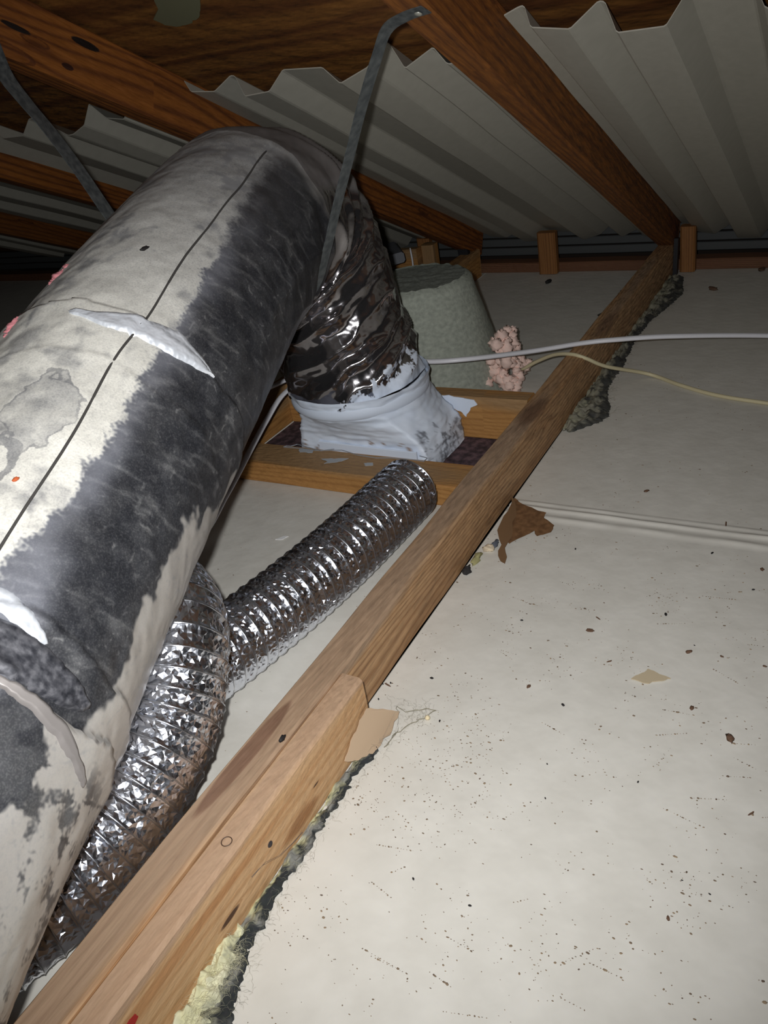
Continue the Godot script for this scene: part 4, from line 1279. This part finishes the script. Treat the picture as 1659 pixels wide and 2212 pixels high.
func build_debris() -> void:
	var o := thing("debris_lump", "dark lump caught in the groove between the long joist and the short board", "debris", Vector3(-0.4965, 0.0935, -0.470))
	part("lump", blob(Vector3(-0.4965, 0.0965, -0.470), Vector3(0.0028, 0.003, 0.0065), 0.5, 2.0, 8, 10), M.crumb, o)
	o = thing("paper_flake", "tiny white flake on the left cream sheet, left of the straight foil duct", "flake", Vector3(-0.86, 0, -0.95))
	part("flake", scrap(flat_poly([[-0.866, -0.945], [-0.857, -0.958], [-0.846, -0.960], [-0.852, -0.948]], 0.0004), Vector3.UP, 0.001, 0.001), mat(Color(0.92, 0.92, 0.92), 0.8), o)
	o = thing("dark_flake", "small dark flake lying on the dust near the top of the big duct", "flake", duct_point(1.06, 0.36))
	part("flake", blob(duct_point(1.06, 0.36, 0.001), Vector3(0.003, 0.0022, 0.007), 0.8, 5.0, 7, 9), M.crumb, o)
	o = thing("orange_fleck", "tiny orange fleck on the pale dust at the left edge of the big duct", "flake", duct_point(0.67, 0.50))
	part("fleck", blob(duct_point(0.675, 0.545, 0.0005), Vector3(0.0025, 0.0018, 0.0035), 0.5, 5.0, 7, 9), mat(Color(0.72, 0.35, 0.18), 0.8), o)
	for q in [[-1.27, -1.19, 0.020, "pale nail tip poking through the deck left of the knotty rafter, near the strap"], [-1.33, -1.31, 0.022, "pale nail tip poking through the deck above the left corrugated sheet"], [-0.43, -1.25, 0.012, "pale nail tip poking through the deck at the left of the right-hand sheet"], [-0.305, -1.27, 0.012, "pale nail tip poking through the deck in the middle of the right-hand sheet's top edge"]]:
		var base := Vector3(q[0], roof_y(q[1], 0.100), q[1])
		o = thing("nail", q[3], "nail", base)
		part("shank", lathe(base, [Vector2(0.0014, -0.004), Vector2(0.0014, q[2] * 0.7), Vector2(0.0, q[2])], 8, Vector3(0.1, -1, 0.3)), M.screw, o)
	# [x, z, kind, length, turn]
	var list := [
		[-0.2722, -1.2673, "husk", 0.0110, 0.74, "small brown husk on the far right sheet, beyond the taped joint"],
		[-0.1287, -1.1897, "splinter", 0.0176, 1.69, "curved brown splinter lying on the taped joint near the right edge"],
		[-0.1358, -1.1019, "crumb", 0.0066, 1.15, "black oval crumb just in front of the taped joint, towards the right edge"],
		[-0.3380, -1.0581, "crumb", 0.0055, 1.87, "small dark crumb just right of the torn brown paper"],
		[-0.1703, -0.9318, "crumb", 0.0083, 1.94, "largest black crumb on the right sheet, beyond the pale wood chip"],
		[-0.3584, -0.8593, "crumb", 0.0055, 0.20, "dark crumb in line below the pointed fold of the torn brown paper"],
		[-0.2602, -0.8666, "husk", 0.0110, 0.04, "curled brown husk between the torn brown paper and the pale wood chip"],
		[-0.2564, -0.8959, "splinter", 0.0099, 2.60, "thin dark splinter just beyond the curled brown husk, left of the largest black crumb"],
		[-0.1266, -0.8634, "husk", 0.0099, 0.80, "brown husk close behind the right end of the pale wood chip"],
		[-0.2186, -0.8123, "splinter", 0.0088, 0.73, "thin brown splinter just left of the pale wood chip"],
		[-0.4319, -0.7052, "crumb", 0.0066, 3.09, "black oval crumb right of where the short board ends, near the long joist"],
		[-0.3032, -0.7327, "husk", 0.0077, 1.46, "brown husk alone in the middle of the sheet, left of the pale wood chip"],
		[-0.2516, -0.7152, "crumb", 0.0066, 2.59, "black oval crumb in front and left of the pale wood chip"],
		[-0.1049, -0.7614, "husk", 0.0088, 1.48, "small oblong brown husk in front of the pale wood chip's right end"],
		[-0.0623, -1.0780, "husk", 0.0088, 1.98, "dark clustered husk at the right edge of the picture, in front of the taped joint"],
		[-0.0677, -1.0240, "crumb", 0.0055, 0.47, "small black crumb at the right edge below the clustered husk"],
		[-0.0562, -0.7268, "husk", 0.0154, 1.97, "pointed brown husk standing out in front right of the pale wood chip"],
		[-0.0864, -0.8671, "husk", 0.0055, 2.69, "tiny brown husk right of the husk behind the pale wood chip"],
		[-0.3886, -0.6371, "crumb", 0.0044, 1.62, "small black crumb right of the peeled beige paper, among dense grit"],
		[-0.2402, -0.6180, "crumb", 0.0033, 2.30, "tiny black crumb in the middle foreground, farther of a close pair"],
		[-0.2267, -0.5707, "crumb", 0.0033, 2.08, "tiny black crumb in the middle foreground, nearer of a close pair"],
		[-0.2546, -0.4194, "crumb", 0.0044, 0.20, "black crumb near the bottom of the picture, right of the yellow tuft"],
		[-0.3208, -0.4242, "crumb", 0.0044, 2.35, "dark crumb nearest the charcoal insulation strip at lower centre"],
		[-0.0758, -0.4803, "husk", 0.0055, 1.83, "grey-brown leaf-like flake near the bottom right of the right sheet"],
		[-0.0218, -0.6285, "splinter", 0.0099, 0.93, "thin brown splinter by the right edge, low in the picture"],
		[-0.0716, -0.5250, "crumb", 0.0028, 0.10, "tiny crumb right of centre near the bottom, beside the grey-brown leaf"],
		[-0.0450, -0.5199, "crumb", 0.0033, 2.68, "tiny crumb near the bottom right, right of the grey-brown leaf"],
		[-0.1383, -0.6287, "crumb", 0.0039, 1.47, "tiny black crumb in the foreground below the pale wood chip"],
		[-0.4831, -0.6450, "crumb", 0.0044, 2.23, "black crumb closest to the end of the short board"],
		[-0.4917, -0.6730, "crumb", 0.0044, 2.72, "black crumb at the foot of the long joist, left of the brown splinter there"],
		[-0.4821, -0.6783, "crumb", 0.0044, 2.21, "black crumb just right of the brown splinter at the foot of the long joist"],
		[-0.4837, -0.6730, "splinter", 0.0132, 2.86, "reddish-brown splinter between two black crumbs at the foot of the long joist"],
		[-0.8679, -2.5312, "crumb", 0.0330, 1.22, "larger dark bluish scrap on the sheet near the eave, left of the joist"],
		[-0.3482, -2.4470, "husk", 0.0330, 2.48, "pinkish scrap on the sheet near the eave, right of the wood block"],
		[-0.2412, -2.6370, "husk", 0.0330, 1.38, "brown lump at the foot of the eave plate at the right edge"],
		[-0.0348, -0.8649, "husk", 0.0055, 2.90, "small husk cut by the right edge, level with the pale wood chip"],
		[-0.1223, -0.8785, "crumb", 0.0033, 2.72, "tiny dark crumb beside the husk behind the pale wood chip"],
	]
	var words := {
		"crumb": ["small black oval crumb lying on the cream ceiling lining", "crumb", "black crumbs on the cream sheets"],
		"husk": ["small brown husk flake lying on the cream ceiling lining", "husk", "brown husks on the cream sheets"],
		"splinter": ["thin brown splinter lying on the cream ceiling lining", "splinter", "brown splinters on the cream sheets"]}
	for q in list:
		var k: String = q[2]
		var called: String = {"crumb": "crumb", "husk": "husk_flake", "splinter": "splinter"}[k]
		var base := Vector3(q[0], 0, q[1])
		var L: float = q[3] * 0.44
		var m: ArrayMesh
		var c := Vector3.ZERO
		if k == "crumb": m = blob(Vector3(0, L * 0.40, 0), Vector3(L, L * 0.45, L * 0.55), 0.35, q[0] * 30.0, 7, 9)
		elif k == "husk": m = blob(Vector3(0, L * 0.28, 0), Vector3(L, L * 0.30, L * 0.62), 0.9, q[0] * 30.0, 8, 10)
		else: m = scrap(PackedVector3Array([Vector3(-L, 0.0003, 0), Vector3(-L * 0.3, 0.0003, -L * 0.16), Vector3(L, 0.0003, -L * 0.08), Vector3(L * 0.8, 0.0003, L * 0.14), Vector3(-L * 0.5, 0.0003, L * 0.15)]), Vector3.UP, 0.0012, 0.0006)
		var bit := MeshInstance3D.new()
		bit.name = numbered(called)
		bit.mesh = m
		bit.material_override = M.crumb if k == "crumb" else M.husk
		bit.position = base
		bit.rotation.y = q[4]
		add_child(bit)
		tag(bit, words[k][0] if q.size() < 6 else q[5], words[k][1], words[k][2] if q[3] < 0.02 else "")
	# grit that nobody could count
	var r := RandomNumberGenerator.new()
	r.seed = 77
	var xs := []
	var tries := 0
	while xs.size() < 4300 and tries < 90000:
		tries += 1
		var x := r.randf_range(-0.49, 0.35)
		var z := -r.randf_range(0.03, 1.9)
		if z < -1.10 and z > -1.2 and r.randf() < 0.7: continue
		if x < -0.44 and z > -0.64: continue
		var d := 0.25 + 1.1 * N2.get_noise_2d(x * 9.0, z * 9.0) + 0.9 * N2.get_noise_2d(x * 30.0, z * 30.0)
		d += 1.3 * exp(-pow((x + 0.37) / 0.07, 2.0) - pow((z + 0.57) / 0.12, 2.0))
		if z < -0.75: d *= 0.75
		if z < -1.2: d *= 0.35
		if r.randf() < d * 0.55: xs.append([x, z, r.randf_range(0.5, 1.0)])
	for k in 60:   # short dotted trails
		var x := r.randf_range(-0.40, 0.2)
		var z := -r.randf_range(0.25, 1.0)
		var a := r.randf_range(-0.5, 0.9)
		for j in r.randi_range(5, 13):
			xs.append([x + cos(a) * j * 0.0035 + r.randf_range(-1, 1) * 0.001, z - sin(a) * j * 0.0035, r.randf_range(0.5, 1.1)])
	for k in 160:   # thinner grit on the left bay
		xs.append([r.randf_range(-1.05, -0.55), -r.randf_range(0.1, 1.1), r.randf_range(0.4, 0.9)])
	var mm := MultiMesh.new()
	mm.transform_format = MultiMesh.TRANSFORM_3D
	mm.use_colors = true
	mm.mesh = blob(Vector3.ZERO, Vector3(1, 0.45, 0.75), 0.5, 1.0, 4, 6)
	mm.instance_count = xs.size()
	for i in xs.size():
		var q: Array = xs[i]
		var sz: float = q[2] * lerpf(0.0006, 0.0017, pow(r.randf(), 3.0))
		var b := Basis(Vector3.UP, r.randf_range(0, TAU)).scaled(Vector3(sz * r.randf_range(0.8, 1.9), sz, sz))
		mm.set_instance_transform(i, Transform3D(b, Vector3(q[0], sz * 0.3, q[1])))
		mm.set_instance_color(i, Color(0.12, 0.085, 0.06).lerp(Color(0.30, 0.22, 0.14), r.randf()))
	var g := MultiMeshInstance3D.new()
	g.name = "grit"
	g.multimesh = mm
	g.material_override = M.vc
	g.set_meta("kind", "stuff")
	tag(g, "fine dark grit specks scattered over the cream ceiling lining", "grit")
	add_child(g)
